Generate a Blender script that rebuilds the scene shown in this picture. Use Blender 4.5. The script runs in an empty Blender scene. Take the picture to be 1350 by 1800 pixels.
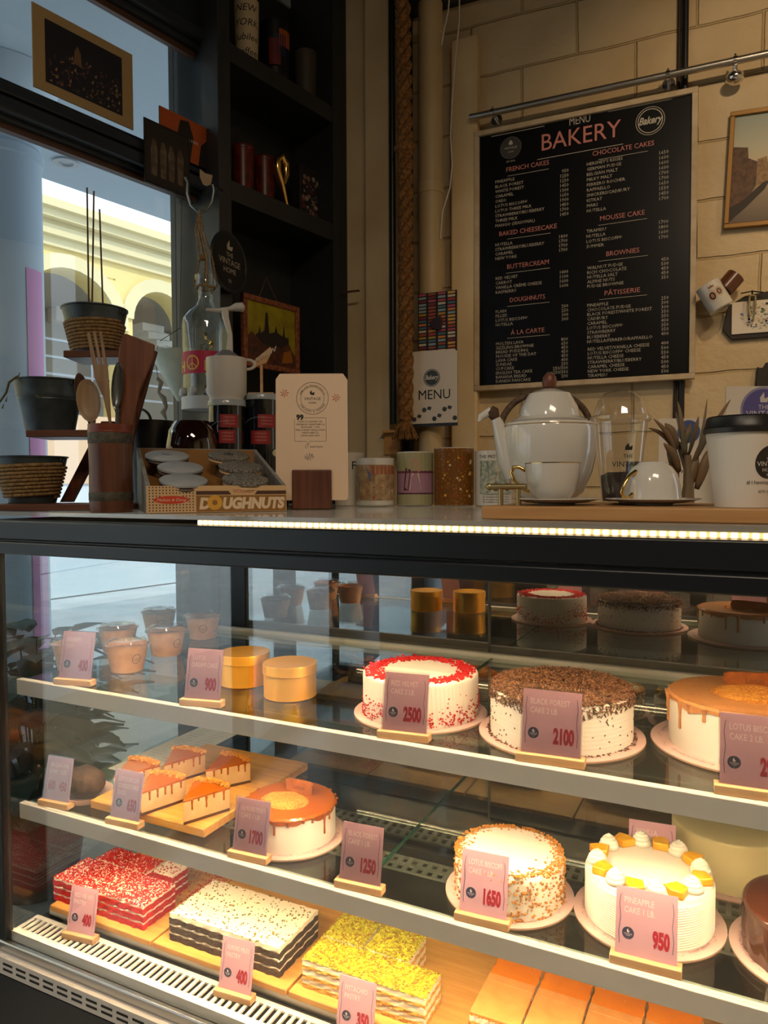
import bpy, bmesh, math, random
from mathutils import Matrix, Vector
random.seed(7)
PI = math.pi
SC = bpy.context.scene
COL = SC.collection
# ------------------------------------------------------------ camera
FPX = 1280.0
YAW, PITCH, ROLL = math.radians(26.2), math.radians(-2.15), -0.004
EYE = Vector((0, 0, 1.45))
CAMR = (Matrix.Rotation(YAW, 4, 'Z') @ Matrix.Rotation(PI/2 + PITCH, 4, 'X') @ Matrix.Rotation(ROLL, 4, 'Z'))
cam_d = bpy.data.cameras.new('camera'); cam = bpy.data.objects.new('camera', cam_d); COL.objects.link(cam)
cam.matrix_world = Matrix.Translation(EYE) @ CAMR
cam_d.sensor_fit = 'VERTICAL'; cam_d.sensor_height = 24.0; cam_d.lens = 24.0 * FPX / 1800.0
cam_d.clip_start = 0.02; cam_d.clip_end = 200
SC.camera = cam
SC.view_settings.view_transform = 'Standard'; SC.view_settings.look = 'None'
SC.view_settings.gamma = 1.0; SC.view_settings.use_curve_mapping = False
SC.view_settings.exposure = 0.0
# ------------------------------------------------------------ world, sun, lamps
W = bpy.data.worlds.new('sky'); SC.world = W; W.use_nodes = True
bg = W.node_tree.nodes['Background']; bg.inputs[0].default_value = (0.74, 0.87, 1.0, 1); bg.inputs[1].default_value = 1.9
def lamp(name, kind, loc, power, col, size=0.1, size_y=None, look=None, spot=None):
    d = bpy.data.lights.new(name, kind); d.energy = power; d.color = col
    if kind == 'AREA':
        d.size = size
        if size_y: d.shape = 'RECTANGLE'; d.size_y = size_y
    elif kind in ('SPOT', 'POINT'): d.shadow_soft_size = size
    if kind == 'SPOT': d.spot_size = spot or 1.2; d.spot_blend = 0.6
    o = bpy.data.objects.new(name, d); COL.objects.link(o); o.location = loc
    if look is not None:
        o.rotation_euler = (Vector(look) - Vector(loc)).to_track_quat('-Z', 'Y').to_euler()
    return o
sun = lamp('sun', 'SUN', (0, 0, 10), 2.1, (1.0, 0.93, 0.80)); sun.data.angle = 0.01
sun.rotation_euler = Vector((-0.62, 0.25, -0.72)).to_track_quat('-Z', 'Y').to_euler()
WARM = (1.0, 0.70, 0.40)
# two wall spots of the cafe, then an added fill spot (bodies built with the room)
SPOTS = [((0.55, 1.2, 3.3), (0.35, 3.0, 2.1), 46, 1.5), ((1.3, 1.7, 3.3), (1.0, 3.0, 1.9), 42, 1.4),
         ((-0.35, -1.3, 3.3), (-0.55, 1.1, 0.85), 45, 0.8)]  # last entry: unseen fill spot, added to brighten the case front
for i, (p, t, e, s) in enumerate(SPOTS):
    lamp('ceiling_spot_light', 'SPOT', p, e, (1.0, 0.84, 0.68) if i == 2 else WARM, 0.04, look=t, spot=s)
lamp('added_fill_light', 'AREA', (0.9, -0.9, 3.70), 52, (1.0, 0.80, 0.58), 1.2, 0.6, look=(0.9, -0.9, 0))  # unseen warm area light, added to lift the room's ambient level
# ------------------------------------------------------------ pixel helpers (points on real planes)
def ray(px, py):
    v = Vector(((px - 675) / FPX, -(py - 900) / FPX, -1.0))
    return (CAMR.to_3x3() @ v)
def at(px, py, d): return EYE + ray(px, py) * d
def hitZ(px, py, z):
    r = ray(px, py); return EYE + r * ((z - EYE.z) / r.z)
def hitY(px, py, y):
    r = ray(px, py); return EYE + r * (y / r.y)
class Frame:                      # a wall: local x along it to the right, local y into it, z up
    def __init__(s, cam_right, cam_fwd, ang):
        c, n = math.cos(YAW), math.sin(YAW)
        s.o = Vector((cam_right * c - cam_fwd * n, cam_right * n + cam_fwd * c, 0)); s.ang = ang
        s.x = Vector((math.cos(ang), math.sin(ang), 0)); s.y = Vector((-math.sin(ang), math.cos(ang), 0))
    def w(s, a, y, z): return s.o + s.x * a + s.y * y + Vector((0, 0, z))
    def hit(s, px, py, off=0.0):
        r = ray(px, py); o = s.o + s.y * off
        t = (o - EYE).dot(s.y) / r.dot(s.y); p = EYE + r * t
        return (p - s.o).dot(s.x), p.z
WB = Frame(0.353, 2.99, math.radians(2.5))
WW = Frame(-0.665, 2.54, math.radians(90 - 10.8))
# ------------------------------------------------------------ colour and materials
def lin(c):
    r = []
    for v in c:
        v /= 255.0; r.append(v / 12.92 if v <= 0.04045 else ((v + 0.055) / 1.055) ** 2.4)
    return tuple(r)
def hx(h): return lin((int(h[0:2], 16), int(h[2:4], 16), int(h[4:6], 16)))
MATS = {}
def mat(name, col, rough=0.5, metal=0.0, col2=None, scale=20, contrast=0.5, bump=0.0, bscale=None, tex='noise', stretch=(1, 1, 1), coat=0.0, emit=None, es=0.0, sss=0.0, alpha=None, spec=0.5):
    if name in MATS: return MATS[name]
    if isinstance(col, str): col = hx(col)
    if isinstance(col2, str): col2 = hx(col2)
    m = bpy.data.materials.new(name); m.use_nodes = True; nt = m.node_tree; N = nt.nodes; L = nt.links
    b = N['Principled BSDF']; b.inputs['Base Color'].default_value = (*col, 1); b.inputs['Roughness'].default_value = rough
    b.inputs['Metallic'].default_value = metal; b.inputs['Coat Weight'].default_value = coat; b.inputs['Specular IOR Level'].default_value = spec
    if sss: b.inputs['Subsurface Weight'].default_value = sss; b.inputs['Subsurface Radius'].default_value = (0.01, 0.006, 0.003)
    if emit: b.inputs['Emission Color'].default_value = (*emit, 1); b.inputs['Emission Strength'].default_value = es
    if col2 or bump:
        tc = N.new('ShaderNodeTexCoord'); mp = N.new('ShaderNodeMapping'); mp.inputs['Scale'].default_value = stretch
        L.new(tc.outputs['Object'], mp.inputs['Vector'])
        def T(sc):
            if tex == 'voronoi':
                t = N.new('ShaderNodeTexVoronoi'); t.inputs['Scale'].default_value = sc; L.new(mp.outputs[0], t.inputs['Vector']); return t.outputs['Distance']
            t = N.new('ShaderNodeTexNoise'); t.inputs['Scale'].default_value = sc; t.inputs['Detail'].default_value = 6
            L.new(mp.outputs[0], t.inputs['Vector']); return t.outputs['Fac']
        if col2:
            o = T(scale); rp = N.new('ShaderNodeValToRGB'); w = 0.5 - 0.45 * contrast
            rp.color_ramp.elements[0].position = 0.5 - w/2; rp.color_ramp.elements[1].position = 0.5 + w/2
            if tex == 'voronoi': rp.color_ramp.elements[0].position = 0.15; rp.color_ramp.elements[1].position = 0.15 + w
            rp.color_ramp.elements[0].color = (*col, 1); rp.color_ramp.elements[1].color = (*col2, 1)
            L.new(o, rp.inputs['Fac']); L.new(rp.outputs['Color'], b.inputs['Base Color'])
        if bump:
            o = T(bscale or scale); bp = N.new('ShaderNodeBump'); bp.inputs['Strength'].default_value = min(1, bump); bp.inputs['Distance'].default_value = 0.003
            L.new(o, bp.inputs['Height']); L.new(bp.outputs['Normal'], b.inputs['Normal'])
    MATS[name] = m; return m
def glass(name, tint=(1, 1, 1), f0=0.04, rough=0.0, refl=(1, 1, 1), scale=1.0, dust=0.0):
    """clear sheet: transparent with a Schlick mirror coat, the same from both sides"""
    if name in MATS: return MATS[name]
    m = bpy.data.materials.new(name); m.use_nodes = True; nt = m.node_tree; N = nt.nodes; L = nt.links; N.clear()
    out = N.new('ShaderNodeOutputMaterial'); mx = N.new('ShaderNodeMixShader'); tr = N.new('ShaderNodeBsdfTransparent'); gl = N.new('ShaderNodeBsdfGlossy')
    tr.inputs[0].default_value = (*tint, 1); gl.inputs[0].default_value = (*refl, 1); gl.inputs['Roughness'].default_value = rough
    lw = N.new('ShaderNodeLayerWeight'); lw.inputs[0].default_value = 0.5
    pw = N.new('ShaderNodeMath'); pw.operation = 'POWER'; pw.inputs[1].default_value = 5.0; L.new(lw.outputs['Facing'], pw.inputs[0])
    ma = N.new('ShaderNodeMath'); ma.operation = 'MULTIPLY_ADD'; ma.inputs[1].default_value = (1 - f0) * scale; ma.inputs[2].default_value = f0; L.new(pw.outputs[0], ma.inputs[0])
    L.new(ma.outputs[0], mx.inputs[0]); L.new(tr.outputs[0], mx.inputs[1]); L.new(gl.outputs[0], mx.inputs[2]); L.new(mx.outputs[0], out.inputs[0])
    if dust:
        df = N.new('ShaderNodeBsdfDiffuse'); df.inputs[0].default_value = (.75, .72, .66, 1); m2 = N.new('ShaderNodeMixShader'); m2.inputs[0].default_value = dust
        L.new(mx.outputs[0], m2.inputs[1]); L.new(df.outputs[0], m2.inputs[2]); L.new(m2.outputs[0], out.inputs[0])
    MATS[name] = m; return m
# ------------------------------------------------------------ mesh builder
TXT = {}
def text_mesh(s, res=2, bold=0.0):
    k = (s, res, bold)
    if k in TXT: return TXT[k]
    c = bpy.data.curves.new('t', 'FONT'); c.body = s; c.size = 1.0; c.resolution_u = res; c.offset = bold; c.fill_mode = 'FRONT'
    o = bpy.data.objects.new('t', c); me = bpy.data.meshes.new_from_object(o)
    xs = [v.co.x for v in me.vertices] or [0]; w0, w1 = min(xs), max(xs)
    TXT[k] = (me, w0, w1); bpy.data.objects.remove(o); return TXT[k]
class MB:
    def __init__(s): s.bm = bmesh.new(); s.mats = []; s.i = 0; s.M = Matrix.Identity(4)
    def m(s, mt):
        if mt not in s.mats: s.mats.append(mt)
        s.i = s.mats.index(mt); return s
    def v(s, p): return s.bm.verts.new(s.M @ Vector(p))
    def f(s, vs):
        try: fc = s.bm.faces.new(vs); fc.material_index = s.i; return fc
        except ValueError: return None
    def box(s, c, d, R=None):
        R = R or Matrix.Identity(3); c = Vector(c)
        vs = [s.v(c + R @ Vector((x * d[0] / 2, y * d[1] / 2, z * d[2] / 2))) for x in (-1, 1) for y in (-1, 1) for z in (-1, 1)]
        for q in ((0, 1, 3, 2), (4, 6, 7, 5), (0, 4, 5, 1), (2, 3, 7, 6), (0, 2, 6, 4), (1, 5, 7, 3)): s.f([vs[k] for k in q])
        return s
    def bb(s, x0, x1, y0, y1, z0, z1): return s.box(((x0+x1)/2, (y0+y1)/2, (z0+z1)/2), (x1-x0, y1-y0, z1-z0))
    def lathe(s, prof, seg=40, mod=None, c=(0, 0, 0), a0=0, a1=2*PI, R=None):
        full = abs(a1 - a0 - 2*PI) < 1e-6; n = seg if full else seg + 1; rings = []
        c = Vector(c); R = R or Matrix.Identity(3)
        for (r, z) in prof:
            if r < 1e-6: rings.append([s.v(c + R @ Vector((0, 0, z)))]); continue
            ring = []
            for k in range(n):
                a = a0 + (a1 - a0) * k / seg; rr, zz = (mod(a, r, z) if mod else (r, z))
                ring.append(s.v(c + R @ Vector((rr * math.cos(a), rr * math.sin(a), zz))))
            rings.append(ring)
        for A, B in zip(rings, rings[1:]):
            for k in range(seg if full else seg):
                k2 = (k + 1) % n if full else k + 1
                if len(A) == 1 and len(B) == 1: continue
                if len(A) == 1: s.f([A[0], B[k], B[k2]][::-1])
                elif len(B) == 1: s.f([A[k], A[k2], B[0]])
                else: s.f([A[k], A[k2], B[k2], B[k]])
        return s
    def cyl(s, c, r, h, seg=24, r2=None, R=None):
        r2 = r if r2 is None else r2
        return s.lathe([(0, 0), (r, 0), (r2, h), (0, h)], seg, c=c, R=R)
    def tube(s, pts, r, seg=8, closed=False):
        pts = [Vector(p) for p in pts]; n = len(pts); rs = r if isinstance(r, (list, tuple)) else [r] * n
        rings = []; up = None
        for i, p in enumerate(pts):
            if closed: t = pts[(i+1) % n] - pts[i-1]
            else: t = pts[min(i+1, n-1)] - pts[max(i-1, 0)]
            t.normalize()
            if up is None: up = t.orthogonal().normalized()
            up = (up - t * up.dot(t)); up = up.normalized() if up.length > 1e-6 else t.orthogonal().normalized()
            b = t.cross(up)
            rings.append([s.v(p + (up * math.cos(2*PI*k/seg) + b * math.sin(2*PI*k/seg)) * rs[i]) for k in range(seg)])
        rr = list(zip(rings, rings[1:])) + ([(rings[-1], rings[0])] if closed else [])
        for A, B in rr:
            for k in range(seg): s.f([A[k], A[(k+1) % seg], B[(k+1) % seg], B[k]])
        if not closed: s.f(rings[0][::-1]); s.f(rings[-1])
        return s
    def prism(s, pts, y0, y1, axis='y'):
        """polygon in xz extruded along y (axis 'y') or in xy extruded along z (axis 'z')"""
        def P(p, t): return (p[0], t, p[1]) if axis == 'y' else (p[0], p[1], t)
        A = [s.v(P(p, y0)) for p in pts]; B = [s.v(P(p, y1)) for p in pts]; n = len(pts)
        s.f(A); s.f(B[::-1])
        for k in range(n): s.f([A[k], B[k], B[(k+1) % n], A[(k+1) % n]])
        return s
    def flat(s, pts, y=0.0):
        s.f([s.v((p[0], y, p[1])) for p in pts]); return s
    def disc(s, x, z, r, y=0.0, seg=32, rz=None, r0=0.0):
        rz = rz or r
        if r0 <= 0: return s.flat([(x + r*math.cos(2*PI*k/seg), z + rz*math.sin(2*PI*k/seg)) for k in range(seg)], y)
        for k in range(seg):
            a, b = 2*PI*k/seg, 2*PI*(k+1)/seg
            s.flat([(x+r*math.cos(a), z+rz*math.sin(a)), (x+r*math.cos(b), z+rz*math.sin(b)), (x+r0*math.cos(b), z+r0*rz/r*math.sin(b)), (x+r0*math.cos(a), z+r0*rz/r*math.sin(a))], y)
        return s
    def text(s, t, x, z, size, y=0.0, al='l', w=None, sx=1.0, res=2, bold=0.0, R=None, shear=0.0, wrap=None):
        """flat lettering in the xz plane at depth y; wrap=radius bends it round a z axis"""
        me, a, b = text_mesh(t, res, bold); k = size
        if w: sx = w / (size * (b - a))
        off = {'l': -a, 'r': -b, 'c': -(a + b) / 2}[al]
        vs = []
        for v in me.vertices:
            X = (v.co.x + off) * size * sx + v.co.y * size * shear; Z = v.co.y * size
            if wrap:
                th = X / wrap; p = Vector((wrap * math.sin(th), -wrap * math.cos(th), z + Z)); p.x += 0
                if x: p = Matrix.Rotation(x, 3, 'Z') @ p
            elif R: p = Vector((x, y, z)) + R @ Vector((X, 0, Z))
            else: p = Vector((x + X, y, z + Z))
            vs.append(s.v(p))
        for pl in me.polygons: s.f([vs[i] for i in pl.vertices])
        return s
    def ell(s, c, r, seg=16, rings=8, R=None):
        R = R or Matrix.Identity(3); prof = [(math.sin(PI*k/rings), -math.cos(PI*k/rings)) for k in range(rings+1)]
        prof[0] = (0, -1); prof[-1] = (0, 1); old = s.M
        s.M = old @ Matrix.Translation(Vector(c)) @ R.to_4x4() @ Matrix.Diagonal((r[0], r[1], r[2], 1)); s.lathe(prof, seg); s.M = old; return s
    def build(s, name, parent=None, smooth=35, bevel=0.0, loc=None, rz=0.0, bseg=2, sub=0):
        bmesh.ops.recalc_face_normals(s.bm, faces=s.bm.faces[:]) if smooth is not None else None
        me = bpy.data.meshes.new(name); s.bm.to_mesh(me); s.bm.free()
        for mt in s.mats: me.materials.append(mt)
        if smooth is not None:
            me.polygons.foreach_set('use_smooth', [True] * len(me.polygons)); me.set_sharp_from_angle(angle=math.radians(smooth))
        o = bpy.data.objects.new(name, me); COL.objects.link(o)
        if parent: o.parent = parent
        if loc is not None: o.location = loc
        o.rotation_euler[2] = rz
        if bevel: bv = o.modifiers.new('bevel', 'BEVEL'); bv.width = bevel; bv.segments = bseg; bv.limit_method = 'ANGLE'; bv.angle_limit = 0.9
        if sub: sm = o.modifiers.new('sub', 'SUBSURF'); sm.levels = sub; sm.render_levels = sub
        return o
def tag(o, label, cat, group=None):
    o['label'] = label; o['category'] = cat
    if group: o['group'] = group
    return o
def thing(name, label, cat, loc, rz=0.0, group=None):
    o = bpy.data.objects.new(name, None); o.empty_display_size = 0.02; COL.objects.link(o); o.location = loc; o.rotation_euler[2] = rz
    return tag(o, label, cat, group)
def struct(o): o['kind'] = 'structure'; return o
def Rx(a): return Matrix.Rotation(a, 3, 'X')
def Ry(a): return Matrix.Rotation(a, 3, 'Y')
def Rz(a): return Matrix.Rotation(a, 3, 'Z')
# ------------------------------------------------------------ shared materials
M_black = mat('black_paint', '25272a', 0.42, col2='2e3032', scale=6, contrast=0.2, bump=0.05, bscale=60)
M_frame = mat('window_frame_paint', '20262c', 0.3, col2='2a3138', scale=5, contrast=0.2)
M_case = mat('case_black', '14181d', 0.38)
M_white = mat('white_metal', 'ece7dd', 0.35, col2='e2dccf', scale=8, contrast=0.2)
M_lip = mat('lip_grey', 'cdc8c1', 0.42, col2='d4cfc8', scale=10, contrast=0.2)
M_chrome = mat('chrome', (0.75, 0.72, 0.68), 0.18, 1.0)
M_steel = mat('brushed_steel', (0.55, 0.53, 0.50), 0.32, 1.0, bump=0.1, bscale=80, stretch=(1, 30, 1))
M_glass = glass('clear_glass', (0.97, 0.985, 0.98), 0.045)
M_front = glass('front_glass', (0.95, 0.97, 0.97), 0.085)
M_side = glass('side_glass', (0.9, 0.94, 0.95), 0.08)
M_shelfg = glass('shelf_glass', (0.86, 0.92, 0.89), 0.09)
M_edge = mat('glass_edge_green', '2c6b5a', 0.15)
M_plast = glass('clear_plastic', (0.93, 0.93, 0.93), 0.10, 0.08)
M_wood = mat('pale_wood', 'd8b183', 0.5, col2='bd9061', scale=5, contrast=0.4, stretch=(1, 12, 12))
M_board = mat('serving_board_wood', 'd9a055', 0.45, col2='c48840', scale=5, contrast=0.4, stretch=(1.5, 14, 14))
M_bamboo = mat('bamboo', 'b98c5a', 0.45, col2='a87a49', scale=6, contrast=0.4, stretch=(1, 14, 14))
M_dwood = mat('dark_wood', '6b3a22', 0.45, col2='4e2816', scale=6, contrast=0.4, stretch=(12, 12, 1))
M_pink = mat('card_pink', 'cd9fb0', 0.55)
M_cream = mat('card_lettering_pale', 'f0dadc', 0.6)
M_red = mat('price_red', 'a80e2c', 0.55)
M_navy = mat('logo_navy', '262a4c', 0.55)
M_ink = mat('black_ink', '121212', 0.6)
M_china = mat('white_china', 'cdc9c0', 0.12, coat=0.4)
M_gold = mat('gold_gilt', (0.83, 0.55, 0.18), 0.2, 1.0)
M_paper = mat('white_paper', 'd9cfc0', 0.7)
M_frost = mat('white_frosting', 'efe6da', 0.55, bump=0.15, bscale=60, sss=0.1)
M_plate = mat('pink_cake_board', 'd3b0a8', 0.5)
M_plateink = mat('cake_board_print', '6d4650', 0.6)
M_caramel = mat('caramel_glaze', 'a8560e', 0.2, col2='9c4c0a', scale=12, contrast=0.2, coat=0.5)
M_crumb = mat('biscuit_crumb', 'd8963c', 0.8, col2='b06c1e', scale=260, contrast=0.5, bump=0.8, bscale=260)
M_lwhite = mat('lettering_white', 'cfc9c0', 0.6)
M_rope = mat('jute_rope', '9b7a4c', 0.85, col2='6c5230', scale=140, contrast=0.5, bump=0.6, bscale=200)
M_zinc = mat('dark_zinc', '3b4347', 0.45, 0.6, col2='4c5659', scale=30, contrast=0.3)
# ============================================================ ROOM
def brick_mat():
    m = bpy.data.materials.new('painted_block_wall'); m.use_nodes = True; nt = m.node_tree; N = nt.nodes; L = nt.links; b = N['Principled BSDF']
    tc = N.new('ShaderNodeTexCoord'); mp = N.new('ShaderNodeMapping'); mp.inputs['Rotation'].default_value = (-PI/2, 0, 0)
    L.new(tc.outputs['Object'], mp.inputs[0])
    nz = N.new('ShaderNodeTexNoise'); nz.inputs['Scale'].default_value = 5; nz.inputs['Detail'].default_value = 5; L.new(mp.outputs[0], nz.inputs['Vector'])
    ad = N.new('ShaderNodeMixRGB'); ad.blend_type = 'LINEAR_LIGHT'; ad.inputs[0].default_value = 0.010; L.new(mp.outputs[0], ad.inputs[1]); L.new(nz.outputs['Color'], ad.inputs[2])
    br = N.new('ShaderNodeTexBrick'); br.inputs['Scale'].default_value = 1.0; br.inputs['Brick Width'].default_value = 0.42; br.inputs['Row Height'].default_value = 0.205
    br.inputs['Mortar Size'].default_value = 0.006; br.inputs['Mortar Smooth'].default_value = 0.6
    br.inputs['Color1'].default_value = (*hx('d2bd98'), 1); br.inputs['Color2'].default_value = (*hx('cbb48c'), 1); br.inputs['Mortar'].default_value = (*hx('bba377'), 1)
    L.new(ad.outputs[0], br.inputs['Vector'])
    n2 = N.new('ShaderNodeTexNoise'); n2.inputs['Scale'].default_value = 2.2; n2.inputs['Detail'].default_value = 8; L.new(mp.outputs[0], n2.inputs['Vector'])
    rp = N.new('ShaderNodeValToRGB'); rp.color_ramp.elements[0].position = .35; rp.color_ramp.elements[0].color = (.72, .66, .56, 1); rp.color_ramp.elements[1].position = .6; rp.color_ramp.elements[1].color = (1, 1, 1, 1)
    L.new(n2.outputs['Fac'], rp.inputs[0])
    mu = N.new('ShaderNodeMixRGB'); mu.blend_type = 'MULTIPLY'; mu.inputs[0].default_value = .6; L.new(br.outputs['Color'], mu.inputs[1]); L.new(rp.outputs[0], mu.inputs[2]); L.new(mu.outputs[0], b.inputs['Base Color'])
    bp = N.new('ShaderNodeBump'); bp.inputs['Strength'].default_value = .9; bp.inputs['Distance'].default_value = .008; bp.invert = True; L.new(br.outputs['Fac'], bp.inputs['Height'])
    n3 = N.new('ShaderNodeTexNoise'); n3.inputs['Scale'].default_value = 30; n3.inputs['Detail'].default_value = 6; L.new(mp.outputs[0], n3.inputs['Vector'])
    b2 = N.new('ShaderNodeBump'); b2.inputs['Strength'].default_value = .5; b2.inputs['Distance'].default_value = .008; L.new(n3.outputs['Fac'], b2.inputs['Height']); L.new(bp.outputs[0], b2.inputs['Normal']); L.new(b2.outputs[0], b.inputs['Normal'])
    b.inputs['Roughness'].default_value = .6
    return m
M_brick = brick_mat()
M_plaster = mat('cream_plaster', 'e2cda4', 0.7, col2='ccb387', scale=3, contrast=0.4, bump=0.4, bscale=14)
CEIL = 3.75
o = MB().m(mat('floor_tile', 'b3ada2', 0.2, col2='a39c90', scale=3, contrast=0.4)).bb(-4.2, 3.4, -3.2, 4.2, -0.1, 0).build('floor'); struct(o)
o = MB().m(mat('ceiling_dark', '2a2520', 0.8)).bb(-2.6, 3.4, -3.2, 4.2, CEIL, CEIL+0.1).build('ceiling'); struct(o)
a0, _ = WB.hit(690, 700)
o = MB().m(M_brick).bb(a0, 3.0, 0, 0.15, 0, CEIL).build('wall_back', loc=WB.o, rz=WB.ang); struct(o)
o = MB().m(M_plaster).bb(3.3, 3.4, -3.2, 3.2, 0, CEIL).build('wall_right'); struct(o)
o = MB().m(mat('rear_wall_paint', '4a3f34', 0.8)).bb(-2.6, 3.4, -3.2, -3.1, 0, CEIL).build('wall_rear'); struct(o)
# plaster pillar of two stepped faces in the corner
x0, _ = WB.hit(609, 500, -0.10); x1, _ = WB.hit(642, 500, -0.16); x2, _ = WB.hit(684, 500, -0.16)
o = MB().m(M_plaster).bb(x0, x1, -0.10, 0.15, 0, CEIL).bb(x1, x2, -0.16, 0.15, 0, CEIL).build('wall_corner', loc=WB.o, rz=WB.ang, bevel=0.006); struct(o)
x3, _ = WB.hit(792, 500, -0.05); x4, _ = WB.hit(838, 500, -0.05); _, zt = WB.hit(830, 60, -0.05)
o = MB().m(M_plaster).bb(x3, x4, -0.05, 0.0, 0, zt).build('wall_pilaster', loc=WB.o, rz=WB.ang, bevel=0.008); struct(o)
# dark ceiling beam at the head of the back wall
xa, za = WB.hit(836, 40, -0.12)
o = MB().m(M_black).bb(x2, 3.0, -0.14, 0, za+0.16, CEIL).build('trim_1', loc=WB.o, rz=WB.ang); struct(o)
# ---- window wall (frame WW): openings built out of posts and rails
def WA(px, py=500, off=0.0): return WW.hit(px, py, off)
SF = -0.10
aR, _ = WA(337, 300, 0.06); aP, _ = WA(385, 300, SF); aS1, _ = WA(407, 300, SF); aS2, _ = WA(586, 300, SF); aS3, _ = WA(610, 300, SF)
_, zT1 = WA(337, 281); _, zT0 = WA(337, 357, 0.08); _, zU = WA(337, 103, 0.06)
AL = aR - 4.6
o = MB()
o.m(M_frame).bb(aR, aP, -0.02, 0.12, 0, CEIL)                       # post between window and shelves
o.bb(AL, aR, -0.0, 0.08, zT0, zT1)                                  # transom
o.bb(AL, aR, -0.03, 0.0, zT0+0.012, zT0+0.05); o.bb(AL, aR, -0.025, 0.0, zT1-0.05, zT1-0.02)
o.bb(AL, aR, -0.0, 0.06, zU, CEIL); o.bb(AL, aR, -0.03, 0.0, zU+0.02, zU+0.06)
o.bb(AL, aR, 0.0, 0.10, 0, 0.10)
for k in (1, 2): o.bb(AL + k*1.53 - 0.03, AL + k*1.53 + 0.03, 0.0, 0.10, 0, CEIL)
o = o.build('window_1', loc=WW.o, rz=WW.ang, bevel=0.004); struct(o)
g = MB().m(mat('bronze_bead', '4a3020', 0.5))
g.bb(aR-0.01, aR, 0.02, 0.04, zT1, zU); g.bb(AL, aR, 0.02, 0.04, zU-0.02, zU); g.bb(AL, aR, 0.02, 0.045, zT0-0.018, zT0); g.bb(aR-0.012, aR, 0.02, 0.04, 0.1, zT0)
g.build('window_frame', o)
MB().m(M_glass).bb(AL, aR, 0.05, 0.056, zT1, zU).bb(AL, aR, 0.05, 0.056, 0.1, zT0).build('window_pane', o)
# ---- black open shelving built into the window wall
DEP = 0.14
s = MB().m(M_black)
s.bb(aP, aS1, SF, DEP, 0, CEIL); s.bb(aS2, aS3, SF, DEP, 0, CEIL); s.bb(aP, aS3, DEP, DEP+0.03, 0, CEIL)
s.build('shelving', smooth=None, bevel=0.003, loc=WW.o, rz=WW.ang)
shelving = bpy.data.objects['shelving']; tag(shelving, 'tall black open shelving unit beside the window, full of ornaments', 'shelves')
_, sA1 = WA(400, 70, SF); _, sA0 = WA(407, 107, SF); _, sB1 = WA(407, 315, SF); _, sB0 = WA(407, 350, SF); _, sC1 = WA(500, 640)
SHZ = {}
for nm, z1, z0 in (('A', sA1, sA0), ('B', sB1, sB0), ('C', 1.02, 0.98)):
    MB().m(M_black).bb(aS1, aS2, SF+0.006, DEP, z0, z1).build('shelf_board', shelving, smooth=None); SHZ[nm] = z1
# rest of the room's window side, beyond the last opening and towards the camera
o = MB().m(M_black).bb(AL-1.2, AL, 0, 0.12, 0, CEIL).build('wall_left', loc=WW.o, rz=WW.ang); struct(o)
# ceiling lamp bodies (off frame), the two added fill lights included
for i, (p, t, e, s_) in enumerate(SPOTS):
    r = thing('track_spotlight', ['black track spotlight on the ceiling, aimed at the menu board', 'black track spotlight on the ceiling, aimed at the framed canal picture', 'black spotlight added on the ceiling out of view to brighten the cake case'][i], 'lamp', (p[0], p[1], p[2]))
    q = (Vector(t)-Vector(p)).to_track_quat('-Z', 'Y').to_matrix()
    MB().m(M_black).lathe([(0.05, -0.005), (0.05, 0.09), (0.03, 0.12), (0, 0.12)], 20, R=q).build('lamp_shade', r)
    MB().m(M_black).tube([(0, 0, 0.09), (0, 0, CEIL-p[2]-0.002)], 0.01).build('stem', r)

r = thing('fill_light_panel', 'flat warm fill light panel added on the ceiling behind the viewer, out of view', 'lamp', (0.9, -0.9, CEIL-0.001))
MB().m(M_black).bb(-0.63, 0.63, -0.33, 0.33, -0.03, 0).build('fill_light_housing', r)
# ============================================================ OUTSIDE (in the window wall's frame, local y = distance out)
def out(nm, mb, label, cat, y=0, **k):
    o = mb.build(nm, None, loc=WW.o, rz=WW.ang, **k); return tag(o, label, cat) if label else struct(o)
M_yel = mat('yellow_render', 'ead796', 0.85, col2='e2cb86', scale=0.8, contrast=0.4)
M_ywhite = mat('white_trim_render', 'ddd0a4', 0.85)
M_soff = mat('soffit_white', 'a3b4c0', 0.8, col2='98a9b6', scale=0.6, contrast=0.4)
M_pave = mat('street_paving', 'd8dbdd', 0.8, col2='c6cace', scale=2.0, contrast=0.4)
o = MB().m(M_pave).bb(-26, 30, -0.0, 34, -0.12, -0.02)
o = o.build('ground', loc=WW.o + WW.y*0.14, rz=WW.ang); struct(o)
_, zS = 0, 3.7
ac, zc = WW.hit(200, 356, 2.6)
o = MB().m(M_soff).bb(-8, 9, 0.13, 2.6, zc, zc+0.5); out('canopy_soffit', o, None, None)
ad_, zd_ = WW.hit(116, 283, 1.9)
r = 1.9; zz = zc
pd = hitZ(116, 284, zc)
tag(MB().m(mat('lamp_trim_grey', '8f98a0', 0.4)).lathe([(0.045, 0.0), (0.07, 0.0), (0.075, -0.012), (0.045, -0.014), (0.04, -0.004), (0, -0.004)], 24).build('recessed_downlight', loc=(pd.x, pd.y, zc)), 'round recessed downlight in the pale canopy outside the window', 'lamp')
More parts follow.
